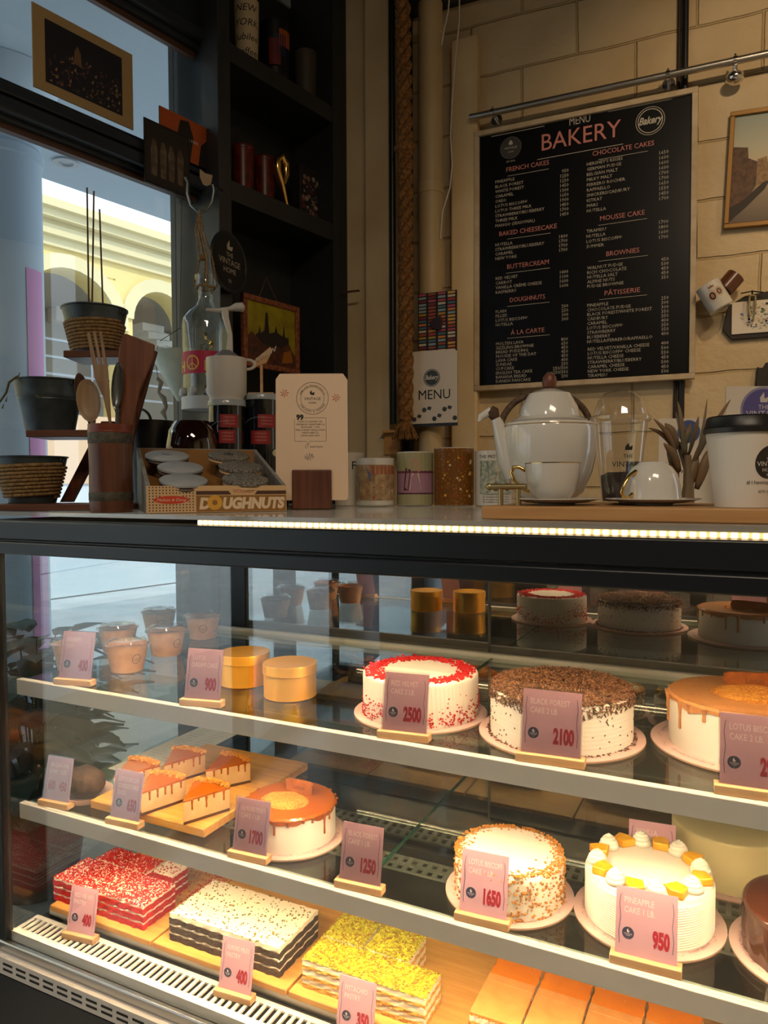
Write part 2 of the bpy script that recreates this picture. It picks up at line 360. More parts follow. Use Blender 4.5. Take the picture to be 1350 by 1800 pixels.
# column
cp = at(14, 600, 3.6); cr = 0.168
col_ = thing('round_column', 'thick pale blue round column outside at the left edge', 'column', (cp.x, cp.y, 0))
MB().m(mat('column_paint', 'a9b9c6', 0.6)).cyl((0, 0, 0), cr, zc, 48).build('shaft', col_)
zr = at(20, 283, 3.6).z
MB().m(mat('column_paint', 'a9b9c6', 0.6)).lathe([(cr-0.01, zr-0.03), (cr+0.012, zr-0.02), (cr+0.012, zr+0.02), (cr-0.01, zr+0.05)], 48).lathe([(cr, zc-0.12), (cr+0.08, zc-0.05), (cr+0.1, zc-0.002), (cr, zc-0.002)], 48).build('capital', col_)
z1 = at(50, 470, 3.5).z
tocam = math.atan2(-cp.y, -cp.x)
MB().m(mat('pink_band', 'c687b4', 0.6)).lathe([(cr+0.003, 0.3), (cr+0.003, z1)], 12, a0=tocam+0.52, a1=tocam+1.15).build('painted_band', col_, smooth=80)
# yellow building with arches
D = 7.0
bl = thing('arcade_building', 'pale yellow building with arched galleries across the street', 'building', WW.w(0, D, 0), WW.ang)
def FB(px, py, off=D): return WW.hit(px, py, off)
A1x, A1z = FB(122, 473); A1r = FB(204, 545)[0] - A1x; A2x, A2z = FB(281, 515); A2r = (FB(331, 561)[0] - FB(237, 564)[0]) / 2
zfl = FB(200, 735)[1]; ztop = FB(337, 447)[1]; gap = FB(236, 560)[0] - FB(205, 560)[0]
arches = [(A1x, A1r, A1z), (A2x, A2r, A2z)]
pitch = A2x - A1x
arches = [(A1x - pitch*1.02, A2r, A2z)] + arches + [(A2x + pitch*k, A2r, A2z) for k in (0.95, 1.9, 2.85)]
f = MB().m(M_yel); cur = -12.0
for (ax, ar, az) in arches:
    f.bb(cur, ax-ar, 0, 0.35, zfl, az+0.02)
    n = 16; spring = az - ar
    for k in range(n):
        t0, t1 = PI - PI*k/n, PI - PI*(k+1)/n
        p = [(ax+ar*math.cos(t0), spring+ar*math.sin(t0)), (ax+ar*math.cos(t1), spring+ar*math.sin(t1)), (ax+ar*math.cos(t1), az+0.02), (ax+ar*math.cos(t0), az+0.02)]
        f.prism(p, 0, 0.35)
    cur = ax + ar
f.bb(cur, 16, 0, 0.35, zfl, az+0.02); f.bb(-12, 16, 0, 0.35, az+0.02, ztop-0.1)
f.m(M_ywhite)
for (ax, ar, az) in arches:
    for k in range(16):
        t0, t1 = PI - PI*k/16, PI - PI*(k+1)/16; R1 = ar+0.18
        f.prism([(ax+ar*math.cos(t0), az-ar+ar*math.sin(t0)), (ax+ar*math.cos(t1), az-ar+ar*math.sin(t1)), (ax+R1*math.cos(t1), az-ar+R1*math.sin(t1)), (ax+R1*math.cos(t0), az-ar+R1*math.sin(t0))], -0.04, 0.0)
f.build('facade', bl)
c = MB().m(M_ywhite)
for z, h, d in ((ztop-0.45, 0.12, 0.06), (ztop-0.33, 0.12, 0.14), (ztop-0.21, 0.06, 0.10), (ztop-0.15, 0.10, 0.24), (ztop-0.05, 0.10, 0.32)): c.bb(-12, 16, -d, 0.35, z, z+h)
c.build('cornice', bl)
MB().m(mat('ground_storey_render', 'd9b896', 0.85)).bb(-12, 16, -0.05, 0.35, zfl*.62, zfl).m(mat('ground_storey_white', 'cfd8de', 0.85)).bb(-12, 16, -0.02, 0.35, 0, zfl*.62).build('ground_storey', bl)
g = MB().m(mat('gallery_back_wall', 'b9b6ac', 0.85)); g.bb(-12, 16, 2.6, 2.8, zfl, ztop); g.bb(-12, 16, 0.35, 2.6, zfl-0.1, zfl); g.bb(-12, 16, 0.35, 2.6, ztop-0.6, ztop-0.5); g.build('gallery', bl)
rl = MB().m(mat('rail_steel', '8d959b', 0.4, 0.5))
zr0 = FB(150, 690)[1]; zr1 = FB(100, 592)[1]
for k in range(4): rl.tube([(-12, 0.2, zr0+(zr1-zr0)*k/3), (16, 0.2, zr0+(zr1-zr0)*k/3)], 0.02, 6)
for k in range(18): rl.tube([(-12+1.6*k, 0.2, zfl), (-12+1.6*k, 0.2, zr1)], 0.025, 6)
rl.build('railing', bl)
st = MB().m(mat('stair_white', 'dde0dc', 0.7))
for k, (px, py) in enumerate(((252, 572), (262, 586), (276, 600), (290, 612))):
    a, z = WW.hit(px, py, D+1.2); st.bb(a-0.15, a+0.25, 1.0, 2.2, z-0.12, z)
st.build('stair', bl)
for (px, py) in ((118, 545), (325, 600)):
    a, z = WW.hit(px, py, D+2.5)
    u = MB().m(M_white).bb(a-0.3, a+0.3, 2.3, 2.59, z-0.25, z+0.25).build('air_conditioner', bl, bevel=0.02)
    MB().m(mat('fan_grille', '4b5052', 0.6)).disc(a+0.05, z, 0.2, 2.295).build('grille', u)
# brown leaning street barrier seen low through the case's side glass
# ============================================================ DISPLAY CASE
XL, XR, YF, YB = -1.45, 0.42, 1.05, 1.78
ZD, ZS2, ZS1, ZT = 0.46, 0.74, 1.02, 1.395
case = thing('display_case', 'long glass cake display case with black frame and lit shelves', 'display case', ((XL+XR)/2, (YF+YB)/2, 0))
cx, cy = case.location.x, case.location.y
def cb(): b = MB(); b.M = Matrix.Translation((-cx, -cy, 0)); return b
b = cb().m(M_case)
b.bb(XL-0.02, XR, YF-0.032, YF+0.02, 1.338, 1.378); b.bb(XL-0.02, XR, YF-0.036, YF+0.02, 1.308, 1.334); b.bb(XL-0.02, XR, YF-0.028, YF+0.01, 1.332, 1.34)
b.bb(XL-0.02, XR, YB-0.02, YB+0.03, 1.31, 1.378); b.bb(XL-0.02, XL+0.015, YF+0.02, YB-0.02, 1.31, 1.378); b.bb(XR-0.03, XR, YF+0.02, YB-0.02, 1.31, 1.378)
b.bb(XL-0.02, XL+0.004, YF-0.012, YF+0.01, 0.42, 1.31); b.bb(XL-0.02, XL+0.012, YB-0.01, YB+0.03, 0.42, 1.31); b.bb(XR-0.03, XR, YB-0.01, YB+0.03, 0.42, 1.31); b.bb(XR-0.02, XR, YF-0.012, YF+0.01, 0.42, 1.31)
b.bb(XL-0.02, XR, YB-0.0, YB+0.03, 0.40, 0.46)
b.build('frame', case, bevel=0.003)
cb().m(M_black).bb(XL-0.01, XR, YF-0.03, YB+0.03, 0.0, 0.385).build('plinth', case)
cb().m(glass('top_glass', (0.80, 0.84, 0.80), 0.08, 0.06, dust=0.30)).bb(XL-0.02, XR, YF-0.005, YB+0.03, 1.387, ZT).build('top_pane', case)
cb().m(M_front).bb(XL, XR, YF-0.004, YF, 0.43, 1.31).build('front_pane', case)
cb().m(M_side).bb(XL-0.006, XL, YF, YB, 0.43, 1.31).build('side_pane', case)
# LED strip under the top pane along the front edge
M_ledb = mat('led_strip_tape', 'e8d8b0', 0.5)
M_led = mat('led_glow', (1, 0.8, 0.5), 0.5, emit=(1.0, 0.78, 0.45), es=4)
xl0 = hitY(345, 905, YF).x
b = cb().m(M_ledb).bb(xl0, XR, YF+0.004, YF+0.012, 1.378, 1.386)
b.m(M_led)
n = int((XR-xl0)/0.0125)
for k in range(n): b.box((xl0+0.006+k*0.0125, YF+0.0025, 1.382), (0.0075, 0.003, 0.0065))
b.build('led_strip', case, smooth=None)
# inner top LED tube, lights the first shelf
M_tube = mat('lamp_tube_glow', (1, 0.85, 0.6), 0.5, emit=(1.0, 0.70, 0.39), es=170)
def light_bar(r, y0, y1, z):
    """white channel with a glowing diffuser on its underside"""
    h = cb().m(M_lip).bb(XL+0.1, XR-0.03, y0-0.001, y1+0.001, z+0.0015, z+0.008).bb(XL+0.1, XR-0.03, y0-0.002, y0-0.001, z-0.004, z+0.008).bb(XL+0.1, XR-0.03, y1+0.001, y1+0.002, z-0.004, z+0.008).build('light_channel', r)
    cb().m(M_tube).bb(XL+0.1, XR-0.03, y0, y1, z, z+0.001).build('light_diffuser', h)
light_bar(case, YF+0.024, YF+0.036, 1.316)
# shelves
def shelf(z, nm):
    r = bpy.data.objects.new('shelf', None); COL.objects.link(r); r.parent = case; r['label'] = nm
    jx = hitZ(797, 1385, ZS2).x if z < 0.9 else -0.55
    cb().m(M_shelfg).bb(XL+0.015, jx-0.0015, YF+0.045, YB-0.06, z-0.006, z).bb(jx+0.0015, XR, YF+0.045, YB-0.06, z-0.006, z).build('glass_plate', r)
    e = cb().m(M_edge); e.bb(jx-0.0015, jx-0.0010, YF+0.045, YB-0.06, z-0.006, z+0.0005); e.bb(jx+0.0010, jx+0.0015, YF+0.045, YB-0.06, z-0.006, z+0.0005); e.build('glass_edge', r)
    l = cb().m(M_lip); l.bb(XL+0.004, XR, YF+0.03, YF+0.036, z-0.034, z+0.001); l.bb(XL+0.004, XR, YF+0.036, YF+0.062, z-0.010, z-0.0065); l.bb(XL+0.004, XR, YF+0.036, YF+0.045, z-0.006, z+0.001); l.build('front_rail', r, bevel=0.0015)
    k = cb().m(M_white); k.bb(XL+0.01, XR, YB-0.06, YB-0.045, z-0.022, z+0.010); k.bb(XL+0.01, XR, YB-0.045, YB-0.03, z-0.026, z-0.004); k.bb(XL+0.01, XR, YB-0.085, YB-0.06, z-0.012, z-0.0065); k.build('rear_rail', r, bevel=0.002)
    light_bar(r, YF+0.0385, YF+0.0495, z-0.026)
    return r
shelf(ZS1, 'upper glass shelf'); shelf(ZS2, 'lower glass shelf')
# rear sliding doors, half mirrored
M_mir = glass('rear_door_glass', (0.30, 0.29, 0.27), 0.5, 0.01)
jx = hitY(860, 1100, YB).x
lx = hitY(432, 1050, YB).x
for (a, c_, y) in ((lx, jx+0.03, YB+0.004), (jx, XR-0.03, YB-0.008)):
    d = cb().m(M_mir).bb(a, c_, y, y+0.004, 0.46, 1.31).build('sliding_door', case)
    e = cb().m(mat('door_edge_grey', '6b675f', 0.3, 0.5)); e.bb(a, a+0.006, y-0.002, y+0.006, 0.46, 1.31); e.build('door_edge', d)
cb().m(M_case).bb(hitY(385, 1000, YB).x-0.03, lx, YB-0.005, YB+0.01, 0.46, 1.31).build('rear_post', case)
cb().m(M_case).bb(XL, XR, YB+0.012, YB+0.02, 0.46, 0.62).build('rear_kick_panel', case)
# deck: grille with slots, tray
dk = cb().m(M_white)
dk.bb(XL, XR, YF+0.004, YF+0.014, 0.44, 0.462)
y0, y1 = YF+0.022, YF+0.062
dk.bb(XL, XR, YF+0.014, y0, ZD-0.004, ZD); dk.bb(XL, XR, y1, y1+0.012, ZD-0.004, ZD)
x = XL
while x < XR: dk.bb(x, x+0.0065, y0, y1, ZD-0.004, ZD); x += 0.0165
dk.m(M_black).bb(XL, XR, YF+0.01, YB, 0.40, 0.405)
dk.build('deck_grille', case, smooth=None)
dk = cb().m(mat('deck_steel_dark', '3f3b35', 0.35, 0.6)).bb(XL+0.01, XR, y1+0.012, YB-0.12, 0.452, 0.458)
dk.m(M_white)
for r0 in (YB-0.11, YB-0.075):
    x = XL
    while x < XR: dk.bb(x, x+0.012, r0, r0+0.025, 0.454, ZD); x += 0.028
    dk.bb(XL, XR, r0-0.006, r0, 0.454, ZD); dk.bb(XL, XR, r0+0.025, r0+0.03, 0.454, ZD)
dk.build('deck_floor', case, smooth=None)
b = cb().m(M_steel).bb(XL-0.015, XR, YF-0.016, YF-0.004, 0.425, 0.447); b.build('chrome_sill', case, bevel=0.003)
b = cb().m(M_lip).bb(XL-0.015, XR, YF-0.030, YF-0.006, 0.388, 0.425)
b.m(M_ink); x = XL+0.02
while x < XR-0.04:
    for z in (0.398, 0.410): b.bb(x, x+0.03, YF-0.0306, YF-0.030, z, z+0.005)
    x += 0.042
b.build('vent_rail', case)
MB().m(M_steel)
tx0 = XL+0.03
tr = tag(MB().m(M_steel).bb(tx0, XR-0.03, YF+0.082, YF+0.084, 0.459, 0.478).bb(tx0, XR-0.03, YF+0.082, 1.50, 0.459, 0.462).bb(tx0, tx0+0.002, YF+0.084, 1.50, 0.462, 0.478).build('steel_tray'), 'long shallow steel tray on the bottom deck under the pastry boards', 'tray')
# ============================================================ THINGS IN THE CASE
def logo_disc(b, x, z, r, y, ink=None, pale=None, R=None):
    """round shop badge: dark disc, small flame-like bird, name in two lines"""
    b.m(ink or M_navy).disc(x, z, r, y, 28); b.m(pale or M_cream)
    b.flat([(x-0.16*r, z+0.18*r), (x+0.12*r, z+0.14*r), (x+0.28*r, z+0.38*r), (x+0.05*r, z+0.34*r), (x, z+0.72*r), (x-0.22*r, z+0.42*r)], y-0.0002)
    b.text('THE', x, z+0.0*r, 0.2*r, y-0.0002, 'c'); b.text('VINTAGE', x, z-0.25*r, 0.34*r, y-0.0002, 'c'); b.text('HOME', x, z-0.5*r, 0.28*r, y-0.0002, 'c')
    b.text('N', x, z-0.82*r, 0.2*r, y-0.0002, 'c')
def card(px, py, z, lines, price, yaw, label, w=0.076, h=0.096, y=None, holder=True, two=None):
    p = hitY(px, py, YF+0.052) if y is None else hitZ(px, py, z)
    r = thing('price_card', label, 'price card', (p.x, (YF+0.052) if y is None else p.y, z+0.0012), yaw, 'pink price cards on wooden stands')
    MB().m(M_wood).bb(-w*0.58, w*0.58, -0.010, 0.012, 0, 0.013).build('wooden_stand', r, bevel=0.001)
    tl = Rx(-0.20); T = Matrix.Translation((0, 0.0, 0.0132)) @ tl.to_4x4()
    b = MB(); b.M = T; b.m(M_pink).bb(-w/2, w/2, 0, 0.0012, 0, h); y0 = -0.0003
    b.m(M_cream); n = len(lines); ts = 0.0125
    for i, t in enumerate(lines):
        _, u0, u1 = text_mesh(t, 2, 0.0); b.text(t, -w/2+0.012, h-0.022-i*0.0135, ts, y0, 'l', sx=min(0.72, (w-0.022)/((u1-u0)*ts)))
    b.m(M_red)
    if two:
        b.text(two[0], -w/2+0.010, 0.022, 0.026, y0, 'l', sx=0.52, bold=0.05, res=3); b.text(two[1], w/2-0.010, 0.022, 0.026, y0, 'r', sx=0.52, bold=0.05, res=3)
    else:
        b.text(price, w/2-0.010, 0.018, 0.031, y0, 'r', sx=0.50, bold=0.055, res=3)
        logo_disc(b, -w/2+0.018, 0.030, 0.0085, y0)
    b.m(M_navy)
    for s in (-1, 1):
        x = s*(w/2-0.006); q = [(x, 0.014), (x+s*0.0012, 0.03), (x-s*0.001, 0.05), (x+s*0.0008, 0.07), (x-s*0.0006, h-0.012), (x-s*0.003, h-0.010)]
        for u, v in zip(q, q[1:]): b.flat([(u[0]-0.0004, u[1]), (u[0]+0.0004, u[1]), (v[0]+0.0004, v[1]), (v[0]-0.0004, v[1])], y0)
    b.build('card', r, smooth=None)
    if holder:
        b = MB(); b.M = T; b.m(M_plast).bb(-w/2-0.002, w/2+0.002, -0.0016, -0.0010, -0.002, h+0.003).build('plastic_sleeve', r)
    return r
R_ = math.radians
card(131, 1195, ZS1, ['DESSERT', 'CUP'], '400', R_(12), 'pink 400 price card on wooden stand at the far left of the upper shelf', w=0.080, h=0.100)
card(355, 1240, ZS1, ['LOTUS', 'DREAM CAKE'], '900', R_(12), 'pink 900 price card standing in front of the gold tins')
card(710, 1303, ZS1, ['RED VELVET', 'CAKE 2 LB.'], '2500', R_(7), 'pink 2500 price card in front of the red-crumbed white cake', w=0.078)
card(967, 1353, ZS1, ['BLACK FOREST', 'CAKE 2 LB.'], '2100', R_(4), 'pink 2100 price card in front of the cake covered in chocolate shavings', w=0.090)
card(1330, 1402, ZS1, ['LOTUS BISCOFF', 'CAKE 2 LB.'], '2900', R_(3), 'pink price card in front of the biscuit-topped cake at the right edge, upper shelf', w=0.092)
card(98, 1427, ZS2, ['BELGIAN MINI', 'LOAF   SIZE'], '', R_(6), 'pink 600 and 450 price card in front of the brown loaf, lower shelf', w=0.072, h=0.092, two=('600', '450'))
card(219, 1462, ZS2, ['LOTUS BISCOFF', 'CHEESECAKE', 'SLICE'], '650', R_(4), 'pink 650 price card in front of the cheesecake slices', w=0.074, h=0.096)
card(438, 1522, ZS2, ['ALMOND MILKY', 'CAKE 1 LB.'], '1700', R_(4), 'pink 1700 price card in front of the caramel drip cake', w=0.074)
card(632, 1586, ZS2, ['BLACK FOREST', 'CAKE 1 LB.'], '1250', R_(4), 'pink 1250 price card in a clear holder on the empty stretch of lower shelf', w=0.078)
card(848, 1645, ZS2, ['LOTUS BISCOFF', 'CAKE 1 LB.'], '1650', R_(3), 'pink 1650 price card in front of the crumb-sided white cake', w=0.078, holder=False)
card(1134, 1727, ZS2, ['PINEAPPLE', 'CAKE 1 LB.'], '950', R_(2), 'pink 950 price card in front of the pineapple cake', w=0.086, h=0.094, holder=False)
card(1145, 1560, ZS2, ['VANILLA', 'CREAMCHEESE', 'CAKE 1 LB.'], '1400', R_(5), 'pink card half hidden behind the pineapple cake', w=0.078, h=0.096, y=1, holder=False)
def deck_card(px, py, lines, price, yaw, label):
    r = card(px, py, ZD, lines, price, yaw, label, w=0.072, h=0.094, holder=False)
    p = hitZ(px, py, ZD); r.location = (p.x, YF+0.050, ZD+0.0005); return r
deck_card(114, 1670, ['RED VELVET', 'PASTRY'], '400', R_(8), 'pink 400 price card in front of the red layered pastry, bottom deck')
deck_card(392, 1775, ['ALMOND MILKY', 'PASTRY'], '400', R_(5), 'pink 400 price card in front of the dark layered pastry, bottom deck')
deck_card(600, 1868, ['PISTACHIO', 'PASTRY'], '350', R_(4), 'pink price card cut off by the bottom edge, before the yellow pastry')

# ---- dessert tubs
M_tubp = mat('tub_paper', 'c99a72', 0.6, col2='b5845b', scale=40, contrast=0.3)
M_tubf = mat('tub_filling', 'c88f62', 0.5, col2='8a5a3a', scale=40, contrast=0.4)
def tub(px, py, label, rz):
    p = hitZ(px, py, ZS1); r = thing('dessert_tub', label, 'dessert tub', (p.x, p.y, ZS1+0.001), rz, 'lidded dessert tubs on the upper shelf')
    b = MB().m(M_tubp).lathe([(0, 0), (0.036, 0), (0.048, 0.062), (0.0465, 0.062), (0.045, 0.05), (0, 0.05)], 40); b.m(M_tubf).lathe([(0.0445, 0.0505), (0, 0.0505)], 30); b.build('cup', r)
    b = MB().m(M_ink); b.M = Rz(0.5).to_4x4()
    for k in range(28):
        a0_, a1_ = 2*PI*k/28, 2*PI*(k+1)/28
        def q(rad, a): 
            xx = rad*math.cos(a); zz = 0.032+rad*math.sin(a); R0 = 0.036+0.012*zz/0.062+0.0003; th = xx/R0; return (R0*math.sin(th), -R0*math.cos(th), zz)
        b.f([b.v(q(0.011, a0_)), b.v(q(0.011, a1_)), b.v(q(0.0098, a1_)), b.v(q(0.0098, a0_))])
    b.text('THE VINTAGE', 0, 0.031, 0.0032, wrap=0.0425, al='c'); b.text('HOME', 0, 0.027, 0.004, wrap=0.0425, al='c')
    b.text('BAKERY', 0.9, 0.02, 0.004, wrap=0.0405, al='c')
    b.build('printed_badge', r, smooth=None)
    MB().m(M_plast).lathe([(0.0485, 0.058), (0.0525, 0.060), (0.0525, 0.064), (0.049, 0.066), (0.044, 0.0665), (0.042, 0.072), (0.030, 0.074), (0.026, 0.071), (0.010, 0.071), (0.008, 0.074), (0, 0.074)], 40).build('plastic_lid', r)
tub(357, 1121, 'dessert tub with clear lid, rightmost, beside the gold tins', 0.2)
tub(293, 1150, 'dessert tub with clear lid directly left of and before the rightmost tub', 0.9)
tub(280, 1112, 'dessert tub at the very back of the group, mostly hidden', 0.4)
tub(208, 1145, 'dessert tub behind and left of the foremost tub', 0.1)
tub(224, 1178, 'foremost dessert tub, whose filling shows, left of the pink 900 card', 0.8)
tub(131, 1175, 'dessert tub directly behind the pink 400 card on the upper shelf', 0.3)
# ---- gold tins
M_tin = mat('gold_tin_metal', (0.92, 0.47, 0.05), 0.32, 0.65)
for (px, py, lb) in ((430, 1200, 'round gold tin, the left and farther of the pair'), (510, 1222, 'round gold tin, the right and nearer of the pair')):
    p = hitZ(px, py, ZS1); r = thing('cake_tin', lb, 'tin', (p.x, p.y, ZS1+0.001), 0, 'gold tins on the upper shelf')
    MB().m(M_tin).lathe([(0, 0), (0.0525, 0), (0.054, 0.0015), (0.0535, 0.003), (0.0535, 0.052), (0.053, 0.054), (0, 0.054)], 56).build('tin_body', r)
    MB().m(M_tin).lathe([(0.0538, 0.048), (0.0552, 0.048), (0.0556, 0.049), (0.0552, 0.050), (0.0552, 0.066), (0.0545, 0.0678), (0.0525, 0.0672), (0, 0.0672)], 56).build('lid', r)
# ---- cakes
def plate(r, R, ang=0.0):
    pl = MB().m(M_plate).lathe([(0, 0), (R, 0), (R, 0.0035), (0, 0.0035)], 64)
    pl.m(mat('cake_board_edge', 'a58468', 0.7)).lathe([(R+0.0002, 0.0003), (R+0.0002, 0.0022)], 64)
    b = pl.m(M_plateink)
    for k, t in enumerate(('@THEVINTAGEHOME', 'Premium Quality', 'Freshly Baked', 'ORDER ONLINE', 'Premium Quality')):
        a = ang + k*2*PI/5; w = 0.006
        me, x0_, x1_ = text_mesh(t, 1, 0.0); rr = R - 0.014
        tot = (x1_-x0_)*0.0085
        for pg in me.polygons:
            vs = []
            for i in pg.vertices:
                c = me.vertices[i].co; th = a + ((c.x-x0_)*0.0085 - tot/2)/rr; q = rr + (-1)*(-c.y*0.0085)*-1
                q = rr - c.y*0.0085
                vs.append(b.v((q*math.cos(-th+0), q*math.sin(-th), 0.0038)))
            b.f(vs)
        for s_ in (-1, 1):
            th = a + s_*(tot/2/rr + 0.10)
            pts = [(rr*math.cos(-th-s_*u*0.12), 0, 0) for u in (0,)]
            for u in range(8):
                t0, t1 = th + s_*u*0.02, th+s_*(u+1)*0.02; e0 = 0.003*math.sin(u*0.8); e1 = 0.003*math.sin((u+1)*0.8)
                b.f([b.v(((rr+e0)*math.cos(-t0), (rr+e0)*math.sin(-t0), 0.0038)), b.v(((rr+e1)*math.cos(-t1), (rr+e1)*math.sin(-t1), 0.0038)), b.v(((rr+e1-0.0007)*math.cos(-t1), (rr+e1-0.0007)*math.sin(-t1), 0.0038)), b.v(((rr+e0-0.0007)*math.cos(-t0), (rr+e0-0.0007)*math.sin(-t0), 0.0038))])
    b.build('cake_board', r)
def cake(px, py, z, R, label, ang=0.0, off=None):
    p = hitZ(px, py, z); r = thing('cake', label, 'cake', (p.x, p.y, z+0.001)); plate(r, R, ang); return r
def bits(b, n, fn, size, flat=0.3):
    for _ in range(n):
        p, s = fn(); s *= size; R = Rz(random.random()*6.28) @ Rx(random.uniform(-1, 1)*0.9)
        b.box(p, (s, s*random.uniform(0.4, 0.9), s*flat), R)
def prof_cake(R, H, rd=0.006):
    p = [(0, 0.0036), (R, 0.0036)]; n = 26
    for k in range(1, n): p.append((R, 0.0036 + (H-rd)*k/n))
    for k in range(6): a = PI/2*k/5; p.append((R-rd+rd*math.cos(a), 0.0036+H-rd+rd*math.sin(a)))
    p += [(R*0.9, 0.0036+H), (R*0.6, 0.0036+H), (0, 0.0036+H)]; return p
# red velvet 2lb
r = cake(739, 1253, ZS1, 0.125, 'white ridged cake ringed with red crumbs, upper shelf', 0.4); CR, H = 0.108, 0.078
MB().m(M_frost).lathe(prof_cake(CR, H), 288, mod=lambda a, q, z: (q - (0.0011*(1-abs(math.sin(a*42+z*22))) if q > CR*0.96 and z < H else 0), z)).build('frosting', r)
b = MB().m(mat('red_crumb', 'd81a1c', 0.8, col2='a80e12', scale=300))
def fn():
    a = random.random()*2*PI; q = random.gauss(0.087, 0.008); return (q*math.cos(a), q*math.sin(a), H+0.0045), random.uniform(.5, 1.3)
bits(b, 1300, fn, 0.0042, 0.6)
def fn():
    a = random.random()*2*PI; zz = min(H*0.9, abs(random.gauss(0, 0.016))+0.004+(0.02*max(0, math.sin(a*3)))); return ((CR+0.0003)*math.cos(a), (CR+0.0003)*math.sin(a), zz), random.uniform(.4, 1.1)
bits(b, 800, fn, 0.0032, 0.7)
b = b.build('red_crumbs', r, smooth=None); b['kind'] = 'stuff'
# black forest 2lb
r = cake(985, 1290, ZS1, 0.139, 'white cake covered with chocolate shavings, upper shelf', 1.2); CR, H = 0.119, 0.080
MB().m(M_frost).lathe(prof_cake(CR, H, 0.010), 96, mod=lambda a, q, z: (q + 0.0004*math.sin(z*900)*(q > CR*.9), z)).build('frosting', r)
b = MB().m(mat('chocolate_shavings', '8a6042', 0.6, col2='4e2e1a', scale=160, contrast=0.8))
def fn():
    a = random.random()*2*PI; q = CR*math.sqrt(random.random()); zz = H+0.004+0.008*random.random()*(1-(q/CR)**6); return (q*math.cos(a), q*math.sin(a), zz), random.uniform(.5, 1.5)
for _ in range(5200):
    p, s = fn(); b.box(p, (0.008*s, 0.0019, 0.0012), Rz(random.random()*6.28) @ Ry(random.uniform(-.8, .8)))
for _ in range(900):
    a = random.random()*2*PI; zz = H - abs(random.gauss(0, 0.008)); b.box(((CR+0.001)*math.cos(a), (CR+0.001)*math.sin(a), zz), (0.006, 0.0014, 0.0012), Rz(random.random()*6.28) @ Ry(random.uniform(-1.4, 1.4)))
for _ in range(160):
    a = random.random()*2*PI; zz = random.random()*H; b.box(((CR+0.0005)*math.cos(a), (CR+0.0005)*math.sin(a), zz+0.004), (0.003, 0.0012, 0.0012), Rz(random.random()*6.28) @ Ry(random.uniform(-1.4, 1.4)))
for _ in range(260):
    a = random.random()*2*PI; q = CR+random.random()*0.006; b.box((q*math.cos(a), q*math.sin(a), 0.0048), (0.004, 0.0014, 0.0012), Rz(random.random()*6.28))
b = b.build('chocolate_shavings', r, smooth=None); b['kind'] = 'stuff'
# drips helper
def glaze(r, CR, H, mt, ndrip, lo=0.01, hi=0.045, seed=1, name='caramel_glaze'):
    rnd = random.Random(seed); z0 = H+0.0036
    b = MB().m(mt)
    def wav(a): return 0.004+0.003*math.sin(a*7+seed)+0.002*math.sin(a*13)
    b.lathe([(CR+0.0012, -1), (CR+0.0016, z0-0.002), (CR-0.002, z0+0.0016), (CR*0.7, z0+0.002), (0, z0+0.002)], 96, mod=lambda a, q, z: (q, z0-0.006-wav(a)) if z < 0 else (q, z))
    for k in range(ndrip):
        a = 2*PI*(k+rnd.uniform(-.3, .3))/ndrip; L = rnd.uniform(lo, hi); w = rnd.uniform(0.0022, 0.0034)
        pts = [((CR+0.0008)*math.cos(a), (CR+0.0008)*math.sin(a), z0-0.002-L*t) for t in (0, .15, .3, .6, .9, .97, 1.0)]
        b.tube(pts, [w*2.0, w*1.5, w*1.05, w*0.8, w*1.05, w*0.9, w*0.3], 8)
    return b.build(name, r)
def biscuit(r, x, y, z, L, rot, h=0.03, name='biscuit'):
    M_b = mat('biscuit', 'a85e1e', 0.7, col2='8e4a14', scale=60, contrast=0.4, bump=0.3, bscale=200)
    pts = []; n = 60
    for k in range(n):
        t = 2*PI*k/n; ex = 0.32; X = math.copysign(abs(math.cos(t))**ex, math.cos(t))*L/2; Z = math.copysign(abs(math.sin(t))**ex, math.sin(t))*h/2
        s = 1 + 0.03*math.cos(k*PI*0.999); pts.append((X*s, Z*s+h/2))
    b = MB().m(M_b).prism(pts, -0.003, 0.003)
    b.m(mat('biscuit_dark', '7d3d10', 0.7)).text('Lotus', 0, h*0.3, h*0.5, -0.0034, 'c', bold=0.03)
    return b.build(name, r, loc=(x, y, z), rz=rot, bevel=0.0008)
def crumbpile(r, cx_, cy_, z, rx, ry, h, n=1400, mt=None, name='biscuit_crumbs'):
    b = MB().m(mt or M_crumb).lathe([(1, 0), (0.9, 0.55), (0.6, 0.9), (0, 1)], 32, mod=lambda a, q, zz: (q*(1+.06*math.sin(a*5)), zz))
    for v in b.bm.verts: v.co = Vector((cx_+v.co.x*rx, cy_+v.co.y*ry, z+v.co.z*h))
    for _ in range(n):
        a = random.random()*6.283; q = math.sqrt(random.random())*1.08; b.box((cx_+q*rx*math.cos(a), cy_+q*ry*math.sin(a), z+h*max(0.05, 1-q**3)), (0.0024, 0.002, 0.0017), Rz(a*9) @ Rx(q*9))
    o = b.build(name, r, smooth=None); o['kind'] = 'stuff'; return o
# lotus 2lb at the right edge
r = cake(1307, 1312, ZS1, 0.143, 'large caramel-drip cake with a biscuit on top at the right edge, upper shelf', 2.2); CR, H = 0.115, 0.080
MB().m(M_frost).lathe(prof_cake(CR, H), 96).build('frosting', r)
glaze(r, CR, H, mat('pale_caramel', 'c98d58', 0.3, col2='bb7b48', scale=120, contrast=0.3, coat=0.3), 22, 0.008, 0.05, 5)
crumbpile(r, 0.02, 0.0, H+0.005, 0.064, 0.050, 0.010)
biscuit(r, 0.015, 0.045, H+0.006, 0.095, 0.25, 0.026)
